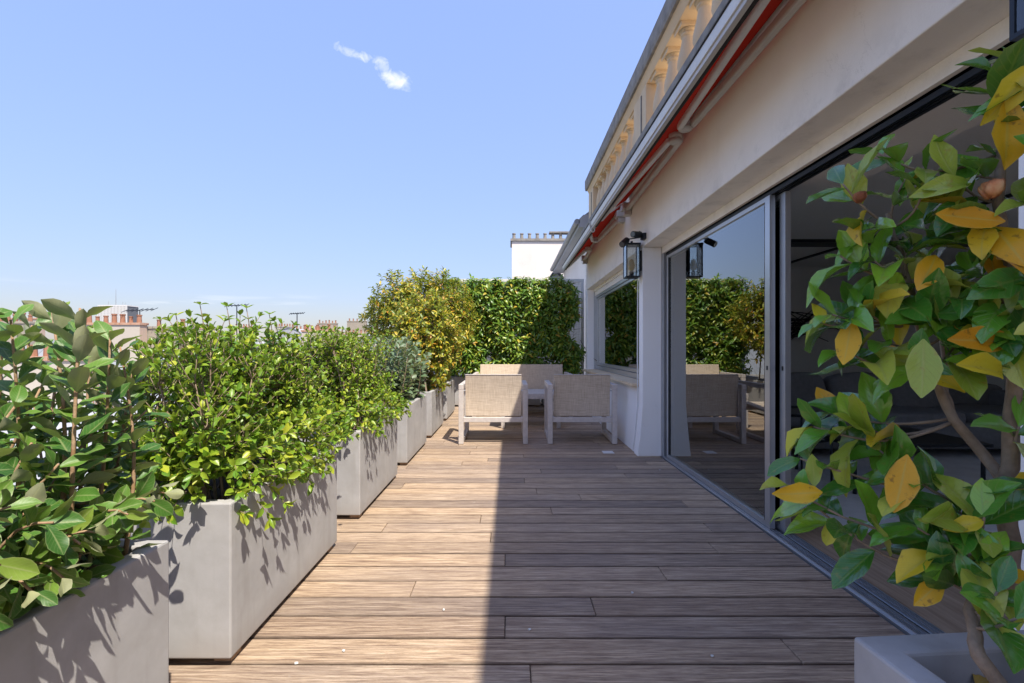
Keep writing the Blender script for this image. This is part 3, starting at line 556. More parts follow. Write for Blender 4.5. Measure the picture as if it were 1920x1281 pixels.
# ------------------------------------------------------------------ outdoor furniture
def armchair(x, y, rz, label, group='pair of armchairs seen from behind'):
    t = thing('armchair', label, 'armchair', (x, y, 0), group, rz)
    def pt(n, mb, m, sm=False, b=.004, par=t): 
        o = link(n, mesh_of(n, mb, m, (0, 0, 0), sm), par)
        if b: bv(o, b)
        return o
    w, d, h, c = .39, .74, .672, .056            # y = 0 is the rear (towards the camera)
    for s in (-1, 1):
        xa, xb = sorted((s*w, s*(w-c)))
        pt('leg', box(xa, xb, 0, c, .003, h-c), 'frame_paint'); pt('leg', box(xa, xb, d-c, d, .003, h-c), 'frame_paint')
        pt('armrest', box(xa, xb, -.002, d+.002, h-c+.001, h), 'frame_paint'); pt('floor_rail', box(xa+.004, xb-.004, c+.001, d-c-.001, .004, .05), 'frame_paint')
    pt('rear_rail', box(-w+c, w-c, .015, .055, .245, .30), 'frame_paint'); pt('front_rail', box(-w+c, w-c, d-.055, d-.015, .30, .355), 'frame_paint')
    mb = MB(); n = 6
    for i in range(n+1):
        q = i/n; z = .305+q*.47; yb = .075-q*.045+.012*math.sin(q*math.pi)
        mb.v += [(-w+c+.016, yb, z), (w-c-.016, yb, z), (w-c-.016, yb+.022, z), (-w+c+.016, yb+.022, z)]
    for i in range(n):
        a = i*4; mb.f += [(a+k, a+(k+1) % 4, a+4+(k+1) % 4, a+4+k) for k in range(4)]
    mb.f += [(3, 2, 1, 0), (n*4, n*4+1, n*4+2, n*4+3)]
    bk = pt('backrest', mb, 'textilene', b=.006)
    pt('top_edge', box(-w+c+.016, w-c-.016, .026, .056, .776, .784), 'frame_paint', b=.002, par=bk)
    pt('seat', MB().prism([(.1, .33), (d-.02, .375), (d-.02, .397), (.1, .352)], -w+c+.012, w-c-.012, 'x') if False else MB().add([(-.32,.1,.33),(.32,.1,.33),(.32,d-.02,.38),(-.32,d-.02,.38),(-.32,.1,.352),(.32,.1,.352),(.32,d-.02,.402),(-.32,d-.02,.402)], [(0,3,2,1),(4,5,6,7),(0,1,5,4),(1,2,6,5),(2,3,7,6),(3,0,4,7)]), 'textilene', b=.004)
    for s in (-1, 1):
        for z in (.30, .60): pt('screw', MB().tube([(s*(w-c)-s*.018, .05, z), (s*(w-c)+s*.002, .05, z)], .007, 8), 'aluminium', b=0)
    return t
armchair(-.193, 5.43, .0, 'beige woven armchair with its back half in sunlight')
armchair(.81, 5.43, -.02, 'beige woven armchair fully in shade beside the window wall')
def sofa_out():
    x0, x1, y0, y1 = -.60, .98, 7.55, 8.36
    t = thing('garden_sofa', 'beige woven two seat garden sofa in front of the hedge', 'sofa', (.19, 7.95, 0))
    c = .056; h = .672
    for xa in (x0, x1-c):
        for ya in (y0, y1-c): part(t, 'leg', box(xa, xa+c, ya, ya+c, .003, h-c), 'frame_paint', bevel=.004)
        part(t, 'armrest', box(xa, xa+c, y0-.002, y1+.002, h-c+.001, h), 'frame_paint', bevel=.004); part(t, 'floor_rail', box(xa+.004, xa+c-.004, y0+c+.001, y1-c-.001, .004, .05), 'frame_paint')
    part(t, 'front_rail', box(x0+c, x1-c, y0+.015, y0+.055, .30, .355), 'frame_paint', bevel=.004)
    part(t, 'backrest', MB().add([(x0+.08,y1-.10,.32),(x1-.08,y1-.10,.32),(x1-.08,y1-.02,.80),(x0+.08,y1-.02,.80),(x0+.08,y1-.07,.32),(x1-.08,y1-.07,.32),(x1-.08,y1+.01,.80),(x0+.08,y1+.01,.80)], [(0,1,2,3),(7,6,5,4),(0,4,5,1),(1,5,6,2),(2,6,7,3),(3,7,4,0)]), 'textilene', bevel=.006)
    part(t, 'seat', box(x0+.07, x1-.07, y0+.02, y1-.12, .358, .385), 'textilene', bevel=.006)
sofa_out()
t = thing('garden_table', 'low pale wooden garden table between the armchairs and the sofa', 'table', (.27, 6.8, 0))
part(t, 'top', box(-.13, .68, 6.50, 7.22, .395, .47), 'frame_paint', bevel=.005)
for x in (-.125, .625):
    for y in (6.505, 7.165): part(t, 'leg', box(x, x+.05, y, y+.05, .003, .394), 'frame_paint', bevel=.004)
single('floor_light', box(.955, 1.065, 4.95, 5.06, .0018, .006), 'white_paint', 'small white square set in the deck beside the pier', 'floor plate')
for i, (px, py, lab) in enumerate(((645,1222,'white petal scrap on the sunlit boards beside the large planter'), (1185,1113,'white petal scrap on the shaded boards in front of the open door'), (1335,1232,'white petal scrap on the boards beside the shrub pot'), (555,1246,'crumbled white scrap at the foot of the large planter'), (1237,882,'tiny white scrap on the boards by the door leaf'), (832,1145,'tiny white scrap on the sunny boards near the shadow edge'), (993,1182,'tiny pale scrap just inside the shadow on the boards'))):
    Y = HC*F/(py-VY); c = Vector(((px-VX)/F*Y, Y, .004)); n = 7; ps = [(c.x+.008*math.cos(a)*R.uniform(.4, 1), c.y+.007*math.sin(a)*R.uniform(.4, 1)) for a in [k*2*math.pi/n for k in range(n)]]
    single('petal_scrap', MB().prism(ps, .0025, .0065, 'z'), 'white_paint', lab, 'petal', 'scraps on the deck')

# ------------------------------------------------------------------ planters
def planter(x0, x1, y0, y1, h, label, group='concrete planters', rz=0, wall=.045, soil=.06, foot=.028):
    cx, cy = (x0+x1)/2, (y0+y1)/2; hx, hy = (x1-x0)/2, (y1-y0)/2
    t = thing('planter', label, 'planter', (cx, cy, 0), group, rz)
    w = wall; zb = foot; zi = h-soil-.02
    V = []; 
    for (a, b, z) in ((hx,hy,zb),(hx,hy,h),(hx-w,hy-w,h),(hx-w-.004,hy-w-.004,zi)): V += [(-a,-b,z),(a,-b,z),(a,b,z),(-a,b,z)]
    Fs = [(3,2,1,0)]
    for L in range(3): Fs += [(L*4+k, L*4+(k+1) % 4, L*4+4+(k+1) % 4, L*4+4+k) for k in range(4)]
    Fs.append((12,13,14,15))
    o = link('body', mesh_of('body', MB().add(V, Fs), 'concrete'), t); bv(o, .006)
    sb = MB(); nx, ny = 10, 14; sxx, syy = hx-w-.006, hy-w-.006
    for j in range(ny+1):
        for i in range(nx+1): sb.v.append((-sxx+2*sxx*i/nx, -syy+2*syy*j/ny, h-soil+R.uniform(-.012, .012)))
    for j in range(ny):
        for i in range(nx): a = j*(nx+1)+i; sb.f.append((a, a+1, a+nx+2, a+nx+1))
    link('soil', mesh_of('soil', sb, 'soil', smooth=True), t)
    for sxg in (-1, 1):
        for syg in (-1, 1):
            fx, fy = sxg*(hx-.045), syg*(hy-.06); link('foot', mesh_of('foot', box(fx-.03, fx+.03, fy-.03, fy+.03, .003, foot+.001), 'bark_orange'), t)
    return t
PX1, PX0, PH = -.945, -1.48, .556
planter(PX0, PX1+.012, .30, 1.325, PH, 'grey concrete planter holding the large-leaved grey-green shrub')
planter(PX0, PX1, 1.635, 2.64, PH, 'grey concrete planter with bright green shrub, its whole side lit and leaf-shadowed')
planter(PX0, PX1, 3.04, 4.05, PH, 'grey concrete planter with fine yellow-green shrub spilling over its rim')
planter(PX0, PX1, 4.43, 5.45, PH, 'grey concrete planter under the small grey-leaved shrub')
planter(PX0, PX1, 5.80, 6.82, PH, 'grey concrete planter under the yellowing bush, level with the armchairs')
planter(PX0, PX1, 7.20, 8.22, PH, 'grey concrete planter under the yellowing bush, nearest the hedge')
planter(-1.50, -.46, 8.92, 9.40, PH, 'grey concrete planter below the hedge, in the corner by the yellowing bush')
planter(-.40, .55, 8.92, 9.40, PH, 'grey concrete planter below the hedge, behind the garden sofa')
planter(.60, 1.24, 8.92, 9.40, PH, 'grey concrete planter below the hedge, next to the facade')

# ------------------------------------------------------------------ leaves
def leaf_template(nseg, across, L=1.0, wid=.5, peak=.45, tip=1.0, fold=.2, curl=.25, serr=0.0, twist=0.0, wave=0.0, ph=0.0):
    """unit leaf along +X, face up +Z, petiole at the origin"""
    V, UV, Fc = [], [], []; n = nseg+1; m = across+1
    for i in range(n):
        q = i/nseg; t = min(max((q-.06)/.94, 0), 1)
        pw = math.log(.5)/math.log(peak); w = wid*.5*math.sin(math.pi*t**pw)**(.62) * (1-.25*(tip*t)**3) if 0 < t < 1 else .012
        if serr and 0 < i < nseg: w *= 1+serr*(1 if i % 2 else -1)
        for j in range(m):
            s = -1+2*j/across
            z = fold*abs(s)*w*2*.5-curl*t*t*.5+wave*math.sin(t*7+ph+s)*abs(s)*w; y = s*w*(1-.08*fold)
            if twist: ca, sa = math.cos(twist*t), math.sin(twist*t); y, z = y*ca-z*sa, y*sa+z*ca
            V.append((q*L*(1-.12*curl*t), y, z)); UV.append((.5+.5*s, t))
    for i in range(nseg):
        for j in range(across): a = i*m+j; Fc.append((a, a+m, a+m+1, a+1))
    return np.array(V), np.array(UV), np.array(Fc)
def tmpl_mesh(name, tp, mat):
    V, UV, Fc = tp; me = bpy.data.meshes.new(name); me.from_pydata(V.tolist(), [], Fc.tolist()); ul = me.uv_layers.new(name='UVMap')
    ul.data.foreach_set('uv', UV[Fc.reshape(-1)].reshape(-1).astype(np.float32)); me.polygons.foreach_set('use_smooth', [True]*len(me.polygons)); me.materials.append(M[mat]); me.update(); return me
def frame(d, n):
    d = d.normalized(); n = n-d*n.dot(d)
    if n.length < 1e-3: n = d.orthogonal()
    n.normalize(); y = n.cross(d)
    return d, y, n
class Plant:
    def __init__(s, seed): s.r = random.Random(seed); s.lv = []; s.st = MB(); 
    def rv(s, k=1.0): return Vector((s.r.gauss(0, k), s.r.gauss(0, k), s.r.gauss(0, k)))
    def leaf(s, p, d, n, size, kind=0): s.lv.append((Vector(p), Vector(d), Vector(n), size, kind))
    def shoot(s, pts, r0, r1, n=5):
        k = len(pts); s.st.tube(pts, [r0+(r1-r0)*i/(k-1) for i in range(k)], n)
def joined(name, lv, tps, mat, base):
    """many leaves as one mesh"""
    r = random.Random(3); groups = {}
    for l in lv: groups.setdefault(r.randrange(len(tps)), []).append(l)
    VV, UU, FF, b = [], [], [], 0
    for gi, ls in groups.items():
        V, UV, Fc = tps[gi]; A = np.zeros((len(ls), 3, 3)); P = np.zeros((len(ls), 3))
        for i, (p, d, n, sz, kd) in enumerate(ls):
            x, y, z = frame(d, n); A[i, :, 0] = x; A[i, :, 1] = y; A[i, :, 2] = z; A[i] *= sz; P[i] = np.array(p)-base
        W_ = np.einsum('nij,vj->nvi', A, V)+P[:, None, :]
        VV.append(W_.reshape(-1, 3)); k = len(V)
        FF.append((Fc[None]+(np.arange(len(ls))*k)[:, None, None]).reshape(-1, 4)+b); UU.append(np.tile(UV[Fc.reshape(-1)], (len(ls), 1))); b += len(ls)*k
    VV, FF, UU = np.concatenate(VV), np.concatenate(FF), np.concatenate(UU)
    me = bpy.data.meshes.new(name); me.vertices.add(len(VV)); me.vertices.foreach_set('co', VV.reshape(-1).astype(np.float32))
    nf = len(FF); me.loops.add(nf*4); me.loops.foreach_set('vertex_index', FF.reshape(-1).astype(np.int32)); me.polygons.add(nf); me.polygons.foreach_set('loop_start', (np.arange(nf)*4).astype(np.int32))
    me.update(calc_edges=True); ul = me.uv_layers.new(name='UVMap'); ul.data.foreach_set('uv', UU.reshape(-1).astype(np.float32)); me.polygons.foreach_set('use_smooth', [True]*nf); me.materials.append(M[mat]); me.update(); return me
def finish(pl, root, stem_name, bark, tps, mats, n_parts, rank, lods=None):
    base = absloc(root)
    link(stem_name, mesh_of(stem_name, pl.st, bark, base, True), root)
    ls = sorted(pl.lv, key=rank, reverse=True); near, far = ls[:n_parts], ls[n_parts:]
    cache = {}
    for p, d, n, sz, kd in near:
        ti = pl.r.randrange(len(tps)); key = (ti, kd)
        if key not in cache: cache[key] = tmpl_mesh('leaf', tps[ti], mats[kd])
        o = link('leaf', cache[key], root); x, y, z = frame(d, n)
        m3 = Matrix((x, y, z)).transposed(); q = m3.to_quaternion(); o.rotation_mode = 'QUATERNION'; o.rotation_quaternion = q; o.location = p-base; o.scale = (sz, sz, sz)
    for kd in sorted(set(l[4] for l in far)):
        sub = [l for l in far if l[4] == kd]
        o = link('foliage', joined('foliage', sub, lods or tps, mats[kd], np.array(base)), root); o['kind'] = 'stuff'
UP = Vector((0, 0, 1))
CAM = Vector((0, 0, HC))
# ---- grey-green large-leaved shrub in the nearest planter
fe_t = [leaf_template(6, 4, wid=.52, peak=.52, fold=f, curl=c, tip=.6, twist=t, wave=.25, ph=i) for i, (f, c, t) in enumerate(((.35, .25, .0), (.2, .5, .2), (.5, .1, -.15), (.3, -.25, .1)))]
fe_l = [leaf_template(4, 2, wid=.6, peak=.52, fold=.35, curl=.3, tip=.6)]
def feijoa_shoot(pl, pts, size, step, r0=.006, start=.15, kind=0, spread=.85):
    pl.shoot(pts, r0, .0022, 6); acc = 0; tot = sum((Vector(b)-Vector(a)).length for a, b in zip(pts, pts[1:])); k = 0; s = start*tot
    while s < tot+.001:
        rem = s
        for a, b in zip(pts, pts[1:]):
            a, b = Vector(a), Vector(b); ln = (b-a).length
            if rem <= ln: break
            rem -= ln
        ax = (b-a).normalized(); p = a+ax*min(rem, ln); o1 = ax.orthogonal().normalized(); o1 = Matrix.Rotation(k*math.pi/2+.3, 3, ax) @ o1
        topness = s/tot
        for sg in (1, -1):
            rd = o1*sg; d = ax*(.35+.65*topness**2)+rd*spread+pl.rv(.16)+Vector((0, 0, -.15*(1-topness))); n = ax*.8-rd*.4+pl.rv(.32)+(UP*.5+Vector((.1, -.2, 0)))*(1-topness)
            pl.leaf(p+rd*.004, d, n, size*(.75+.45*pl.r.random())*(1-.25*topness), kind)
        s += step*(1.1-.45*topness); k += 1
def curve(a, b, bend, n=6):
    a, b = Vector(a), Vector(b); bend = Vector(bend); return [a.lerp(b, i/(n-1))+bend*math.sin(math.pi*i/(n-1)) for i in range(n)]
pl = Plant(11); SZ = PH-.06
for px, py, Y in ((97,580,1.12),(150,578,1.08),(207,620,1.2),(225,650,1.28),(20,600,1.05),(60,610,1.3),(118,640,1.25),(170,640,1.3),(5,640,1.2),(250,690,1.32),(-40,600,1.0),(-120,640,.8),(-260,620,.62),(-500,640,.5)):
    tip = at(px, py, Y); base = Vector((max(-1.42, min(-1.0, tip.x+pl.r.uniform(-.05, .12))), tip.y-pl.r.uniform(-.02, .1), SZ-.03)); base.y = min(max(base.y, .38), 1.26)
    feijoa_shoot(pl, curve(base, tip, (pl.r.uniform(-.05, .05), pl.r.uniform(-.05, .05), 0), 8), .088, .044, .0065, .12)
for px, py, Y in ((275,770,1.38),(262,840,1.33),(310,925,1.42),(60,830,.98),(20,900,.95),(110,870,1.0),(140,1000,1.05),(50,960,.95),(195,950,1.15),(30,1080,.93),(100,1110,1.0),(180,1040,1.12),(230,960,1.25),(200,780,1.2),(120,760,1.12),(30,760,1.0),(-30,860,.86),(-60,980,.85),(150,900,1.1),(80,720,1.1),(-120,800,.75),(-250,850,.65),(-400,900,.5)):
    tip = at(px, py, Y); base = Vector((max(-1.4, tip.x-pl.r.uniform(.12, .28)), min(max(tip.y-pl.r.uniform(-.05, .15), .4), 1.25), SZ-.02))
    if base.x > -1.02: base.x = -1.02
    hump = .10 if tip.z < .75 else .03
    feijoa_shoot(pl, curve(base, tip, (0, 0, hump), 7), .082, .040, .0045, .2)
for px, py in ((60,1110),(150,1020),(0,1060),(240,965),(100,980),(200,1000),(20,950),(290,940),(120,1085),(-40,1150),(-90,1000)):   # shoots leaning out over the terrace-side rim
    Y = .845*F/(VX-px); tip = at(px, py, Y); base = Vector((-1.03, min(max(Y-.03+pl.r.uniform(-.1, .1), .4), 1.25), SZ-.01))
    feijoa_shoot(pl, curve(base, tip, (0, 0, .09), 7), .08, .036, .004, .3)
for i in range(44):                                     # inner and street-side growth
    base = Vector((pl.r.uniform(-1.4, -1.05), pl.r.uniform(.4, 1.25), SZ-.03)); tip = base+Vector((pl.r.uniform(-.25, .06), pl.r.uniform(-.1, .12), pl.r.uniform(.25, .6)))
    feijoa_shoot(pl, curve(base, tip, (pl.r.uniform(-.04, .04), 0, 0), 6), .078, .046, .005, .15)
rt = thing('large_leaved_shrub', 'grey-green shrub with large felted leaves and orange-brown stems in the first planter', 'shrub', (-1.2, .8, SZ))
vis = lambda l: (l[3]/max(.35, (l[0]-CAM).length))*(1.0 if (l[0].x/l[0].y > -1.1 and l[0].y > .3) else .2)
finish(pl, rt, 'stems', 'bark_orange', fe_t, ['feijoa_leaf'], 300, vis)
# ---- bright green and yellow-green shrubs
pv_t = [leaf_template(5, 2, wid=.5, peak=.5, fold=f, curl=c, tip=.8) for f, c in ((.5, .3), (.3, .6), (.6, .1), (.4, -.15))]
pv_l = [leaf_template(3, 2, wid=.52, peak=.5, fold=f, curl=c, tip=.8) for f, c in ((.5, .3), (.4, .6), (.5, -.1))]
def privet(seed, x0, x1, y0, y1, ztop, nst, nbr, size, spill, lean, low_size=1.25, jag=.12):
    pl = Plant(seed); r = pl.r
    def twig(p, d, ln, sz, droop=0.0, kind=0):
        pts = [Vector(p)]; dd = Vector(d).normalized(); k = max(3, int(ln/.03)); st = ln/k
        for i in range(k): dd = (dd+pl.rv(.09)+Vector((0, 0, .05-droop*.12))).normalized(); pts.append(pts[-1]+dd*st)
        pl.shoot(pts, .0026, .0012, 4)
        for i in range(1, len(pts)):
            ax = (pts[i]-pts[i-1]).normalized(); o1 = Matrix.Rotation(i*math.pi/2+r.uniform(-.3, .3), 3, ax) @ ax.orthogonal().normalized(); tp = i/len(pts)
            for sg in (1, -1):
                rd = o1*sg; pl.leaf(pts[i], ax*(.3+.7*tp)+rd*.8+pl.rv(.18), ax*.7-rd*.3+UP*.45+pl.rv(.25), sz*r.uniform(.7, 1.15)*(1-.2*tp), kind)
        for q in range(3): pl.leaf(pts[-1], ax+pl.rv(.35), ax*.2+UP*.6+pl.rv(.4), sz*r.uniform(.5, .8), kind)
    for i in range(nst):
        b = Vector((r.uniform(x0+.08, x1-.08), r.uniform(y0+.06, y1-.06), SZ-.02)); h = ztop-SZ-jag*r.random()**.5*1.6+(.07 if r.random() < .12 else 0)
        tip = b+Vector((r.uniform(-.14, .10)+lean, r.uniform(-.14, .14), h)); pts = curve(b, tip, (r.uniform(-.05, .05), r.uniform(-.05, .05), 0), 7); pl.shoot(pts, .006, .002, 5)
        for j in range(nbr):
            q = r.uniform(.22, 1.0); s = q*6; a = int(min(s, 5)); p = pts[a].lerp(pts[a+1], s-a); an = r.uniform(0, 2*math.pi); up = .35+1.1*q
            twig(p, (math.cos(an), math.sin(an), up), r.uniform(.09, .2)*(1.15-.35*q), size*(low_size if q < .45 else 1.0), .3 if q < .4 else 0, 1 if r.random() < .35 else 0)
        twig(pts[-1], UP+pl.rv(.2), .10, size)
    for i in range(spill):                               # low growth hanging over the terrace-side rim
        b = Vector((x1-.07, r.uniform(y0+.04, y1+.04), PH+r.uniform(-.03, .14))); twig(b, (r.uniform(.4, 1), r.uniform(-.7, .5), r.uniform(-.1, .8)), r.uniform(.10, .19), size*1.3, 1.3, 0)
    for i in range(spill//2):
        b = Vector((r.uniform(x0+.1, x1-.05), y0+.05, PH+r.uniform(-.02, .15))); twig(b, (r.uniform(-.4, .6), r.uniform(-1, -.4), r.uniform(0, .8)), r.uniform(.10, .2), size*1.3, 1.0, 0)
    return pl
pl = privet(21, PX0, PX1, 1.66, 2.66, 1.165, 64, 19, .042, 70, -.03)
for px, py, Y in ((375,572,2.0),(425,575,2.1),(462,578,2.15),(505,590,2.3),(330,592,1.9),(300,600,1.85)):
    tip = at(px, py, Y); b = tip+Vector((.0, .03, -.25)); pts = curve(b, tip, (.01, 0, 0), 6); pl.shoot(pts, .004, .0015, 5)
    for i in range(1, 6):
        for k in range(3): a = k*2.09+i; pl.leaf(pts[i], Vector((math.cos(a), math.sin(a), .5)), UP+pl.rv(.2), .036, 0)
rt = thing('bright_green_shrub', 'bright green small-leaved shrub filling the second planter, with upright shoots', 'shrub', (-1.2, 2.14, SZ))
vis2 = lambda l: l[3]/(l[0]-CAM).length*(1 if l[0].x > -1.25 else .6)
finish(pl, rt, 'stems', 'bark', pv_t, ['privet_leaf', 'privet_deep'], 300, vis2, pv_l)
pl = privet(22, PX0, PX1, 3.06, 4.05, 1.145, 60, 18, .040, 60, -.02, jag=.06)
rt = thing('yellow_green_shrub', 'dense yellow-green shrub spilling over the rim of the third planter', 'shrub', (-1.2, 3.55, SZ))
finish(pl, rt, 'stems', 'bark', pv_t, ['privet_leaf', 'privet_leaf'], 200, vis2, pv_l)
# ---- small grey-leaved shrub
pl = Plant(23)
for i in range(95):
    b = Vector((pl.r.uniform(-1.42, -1.0), pl.r.uniform(4.5, 5.4), SZ-.02)); tip = b+Vector((pl.r.uniform(-.12, .16), pl.r.uniform(-.12, .12), pl.r.uniform(.3, .72)))
    feijoa_shoot(pl, curve(b, tip, (pl.r.uniform(-.04, .04), 0, 0), 6), .09, .055, .005, .12)
rt = thing('grey_leaved_shrub', 'small blue-grey leaved shrub between the yellow-green shrub and the tall yellowing bush', 'shrub', (-1.2, 4.94, SZ))
finish(pl, rt, 'stems', 'bark', fe_l, ['grey_leaf'], 60, vis2)
# ---- tall yellowing bushes
ph_t = [leaf_template(3, 2, wid=.42, peak=.5, fold=f, curl=c) for f, c in ((.4, .4), (.3, .7), (.5, .1))]
def bushy(seed, cen, rad, nst, ncl, soil_y, size, per, z_low):
    pl = Plant(seed); r = pl.r; ends = []
    for i in range(nst):
        b = Vector((r.uniform(-1.4, -1.02), r.uniform(*soil_y), SZ-.03)); a = r.uniform(0, 6.28)
        tip = Vector((cen[0]+rad[0]*.75*math.cos(a)*r.random(), cen[1]+rad[1]*.75*math.sin(a)*r.random(), cen[2]+rad[2]*r.uniform(.2, .9)))
        pts = curve(b, tip, (r.uniform(-.1, .1), r.uniform(-.1, .1), 0), 8); pl.shoot(pts, .013, .003, 6); ends.append(pts)
    for i in range(ncl):
        th = r.uniform(0, 6.283); cz = r.uniform(-1, 1); q = r.random()**.38*(1+.16*math.sin(3*th+seed)*math.cos(4*cz)); sr = math.sqrt(1-cz*cz)
        p = Vector((cen[0]+rad[0]*q*sr*math.cos(th), cen[1]+rad[1]*q*sr*math.sin(th), cen[2]+rad[2]*q*cz))
        if p.z < z_low: continue
        hole = math.sin(p.x*7+seed)*math.sin(p.y*6+1)*math.sin(p.z*8+2)
        if hole > .45: continue
        out = (p-Vector(cen)); out = Vector((out.x/rad[0], out.y/rad[1], out.z/rad[2])); out = (out.normalized()+UP*.5+pl.rv(.35)).normalized()
        if r.random() < .5:
            pt = ends[r.randrange(nst)]; a = min(pt, key=lambda k: (k-p).length)
            if (a-p).length < .5: pl.shoot([a, a.lerp(p, .5)+pl.rv(.02), p], .004, .0015, 4)
        pts = [p, p+out*.05, p+out*.10]; pl.shoot(pts, .002, .001, 3)
        for k in range(per):
            a = k*2.4+r.random(); rd = Matrix.Rotation(a, 3, out) @ out.orthogonal().normalized(); f = k/per
            pl.leaf(p+out*.11*f, out*(.25+.6*f)+rd*.8+pl.rv(.2)+Vector((0, 0, -.2)), out*.7+UP*.5-rd*.2+pl.rv(.3), size*r.uniform(.7, 1.2), 0)
    return pl
pl = bushy(31, (-1.45, 7.75, 1.55), (.85, .75, .68), 12, 1750, (7.3, 8.1), .074, 10, .7)
rt = thing('yellowing_bush', 'tall yellowing bush with orange leaves, nearest the green hedge', 'bush', (-1.2, 7.7, SZ)); finish(pl, rt, 'stems', 'bark', ph_t, ['photinia_leaf'], 150, lambda l: l[3]/(l[0]-CAM).length)
pl = bushy(32, (-1.12, 6.45, 1.12), (.42, .55, .62), 7, 800, (5.9, 6.7), .07, 10, .52)
rt = thing('yellowing_bush', 'shorter yellowing bush leaning over the rim beside the sunlit armchair', 'bush', (-1.2, 6.3, SZ)); finish(pl, rt, 'stems', 'bark', ph_t, ['photinia_leaf'], 150, lambda l: l[3]/(l[0]-CAM).length)
# ---- green hedge across the end of the terrace
la_t = [leaf_template(4, 2, wid=.36, peak=.45, fold=f, curl=c) for f, c in ((.4, .6), (.3, 1.0), (.5, .3))]
pl = Plant(41); r = pl.r
for i in range(30):
    b = Vector((r.uniform(-1.3, 1.2), r.uniform(9.0, 9.32), SZ-.02)); tip = Vector((b.x+r.uniform(-.25, .25), r.uniform(9.0, 9.4), r.uniform(1.7, 2.25)))
    pl.shoot(curve(b, tip, (r.uniform(-.12, .12), 0, 0), 8), .011, .003, 5)
    for j in range(7):
        q = b.lerp(tip, r.uniform(.15, .95)); pl.shoot([q, q+Vector((r.uniform(-.3, .3), r.uniform(-.15, .15), r.uniform(.0, .3)))], .004, .002, 4)
for i in range(2600):
    x, z = r.uniform(-1.25, 1.22), .6+1.74*r.random()**.8
    topz = 2.34+.05*math.sin(x*9)+.03*math.sin(x*23+1)-max(0, x-.95)*.35
    xr = 1.22-.10*math.sin(z*5+1)+.06*math.sin(z*13)
    if z > topz or x > xr: continue
    if z < 1.5 and math.sin(x*6.3+.6)*math.sin(z*5.2+.4) > .5 and r.random() < .8: continue
    y = 8.82+.5*r.random()**1.6+.05*math.sin(x*7+z*4)
    if z > 2.15: y = r.uniform(8.85, 9.45)
    p = Vector((x, y, z)); out = (Vector((0, -1, .45)) if z < 2.15 else Vector((0, -.3, 1)))+pl.rv(.4); out.normalize(); pl.shoot([p-out*.06, p+out*.05], .003, .0015, 3)
    per = 8
    for k in range(per):
        a = k*2.4+r.random(); rd = Matrix.Rotation(a, 3, out) @ out.orthogonal().normalized(); f = k/per
        pl.leaf(p+out*.08*f, out*(.3+.3*f)+rd*.85+Vector((0, 0, -.35)), out*.6+UP*.7+pl.rv(.25), r.uniform(.085, .135), 0)
for i in range(60):                                      # low sprays at the facade end
    p = Vector((r.uniform(.95, 1.3), r.uniform(8.75, 9.1), r.uniform(.55, 1.05))); out = (Vector((.2, -.8, .4))+pl.rv(.4)).normalized()
    for k in range(8):
        a = k*2.4; rd = Matrix.Rotation(a, 3, out) @ out.orthogonal().normalized(); pl.leaf(p+out*.01*k, out*.5+rd*.8, out*.6+UP*.6+pl.rv(.25), r.uniform(.08, .12), 0)
rt = thing('hedge', 'clipped evergreen hedge with long drooping leaves across the end of the terrace', 'hedge', (0, 9.15, SZ)); finish(pl, rt, 'branches', 'bark_dark', la_t, ['laurel_leaf'], 300, lambda l: l[3]-.4*l[0].y)

# ------------------------------------------------------------------ potted camellia by the door
CPX, CPY = .985, .60
planter(.645, 1.30, .27, .905, .556, 'blue-grey shaded concrete pot of the leafy shrub beside the open door', 'concrete planters', math.radians(4), .055, .075)
ca_t = [leaf_template(6, 4, wid=.50, peak=.5, fold=f, curl=c, serr=.035, twist=t, wave=.22, ph=i, tip=1.0) for i, (f, c, t) in enumerate(((.35, .35, 0), (.25, .7, .35), (.45, .15, -.3), (.2, .5, .15), (.6, 1.0, -.2), (.15, -.3, .4), (.7, .4, .1)))]
pl = Plant(51); r = pl.r
trunks = {'a': [Vector((.80, .70, .47)), at(1835, 1230, .72), at(1822, 1150, .76), at(1850, 1050, .80), at(1800, 900, .86)],
          'b': [Vector((.90, .66, .47)), at(1895, 1090, .80), at(1888, 950, .82), at(1893, 850, .82), at(1900, 700, .83), at(1890, 520, .84), at(1870, 380, .85), at(1880, 240, .85)],
          'c': [at(1893, 930, .82), at(1850, 860, .86), at(1790, 790, .88), at(1765, 740, .9), at(1720, 600, .92), at(1690, 480, .94), at(1665, 400, .95)],
          'd': [Vector((.99, .58, .47)), at(1990, 1000, .74), at(2010, 700, .76), at(1985, 400, .78), at(1960, 200, .8)],
          'e': [at(1785, 785, .89), at(1770, 720, .95), at(1765, 560, 1.0)]}
for k_, w0 in (('a', .012), ('b', .0155), ('c', .010), ('d', .013), ('e', .007)):
    pts = trunks[k_]; fine = []
    for a, b in zip(pts, pts[1:]):
        for i in range(4): fine.append(a.lerp(b, i/4)+pl.rv(.0015))
    fine.append(pts[-1]); pl.shoot(fine, w0, w0*.42, 8)
TP = [p for k_ in trunks.values() for a, b in zip(k_, k_[1:]) for p in (a, a.lerp(b, .33), a.lerp(b, .66))]
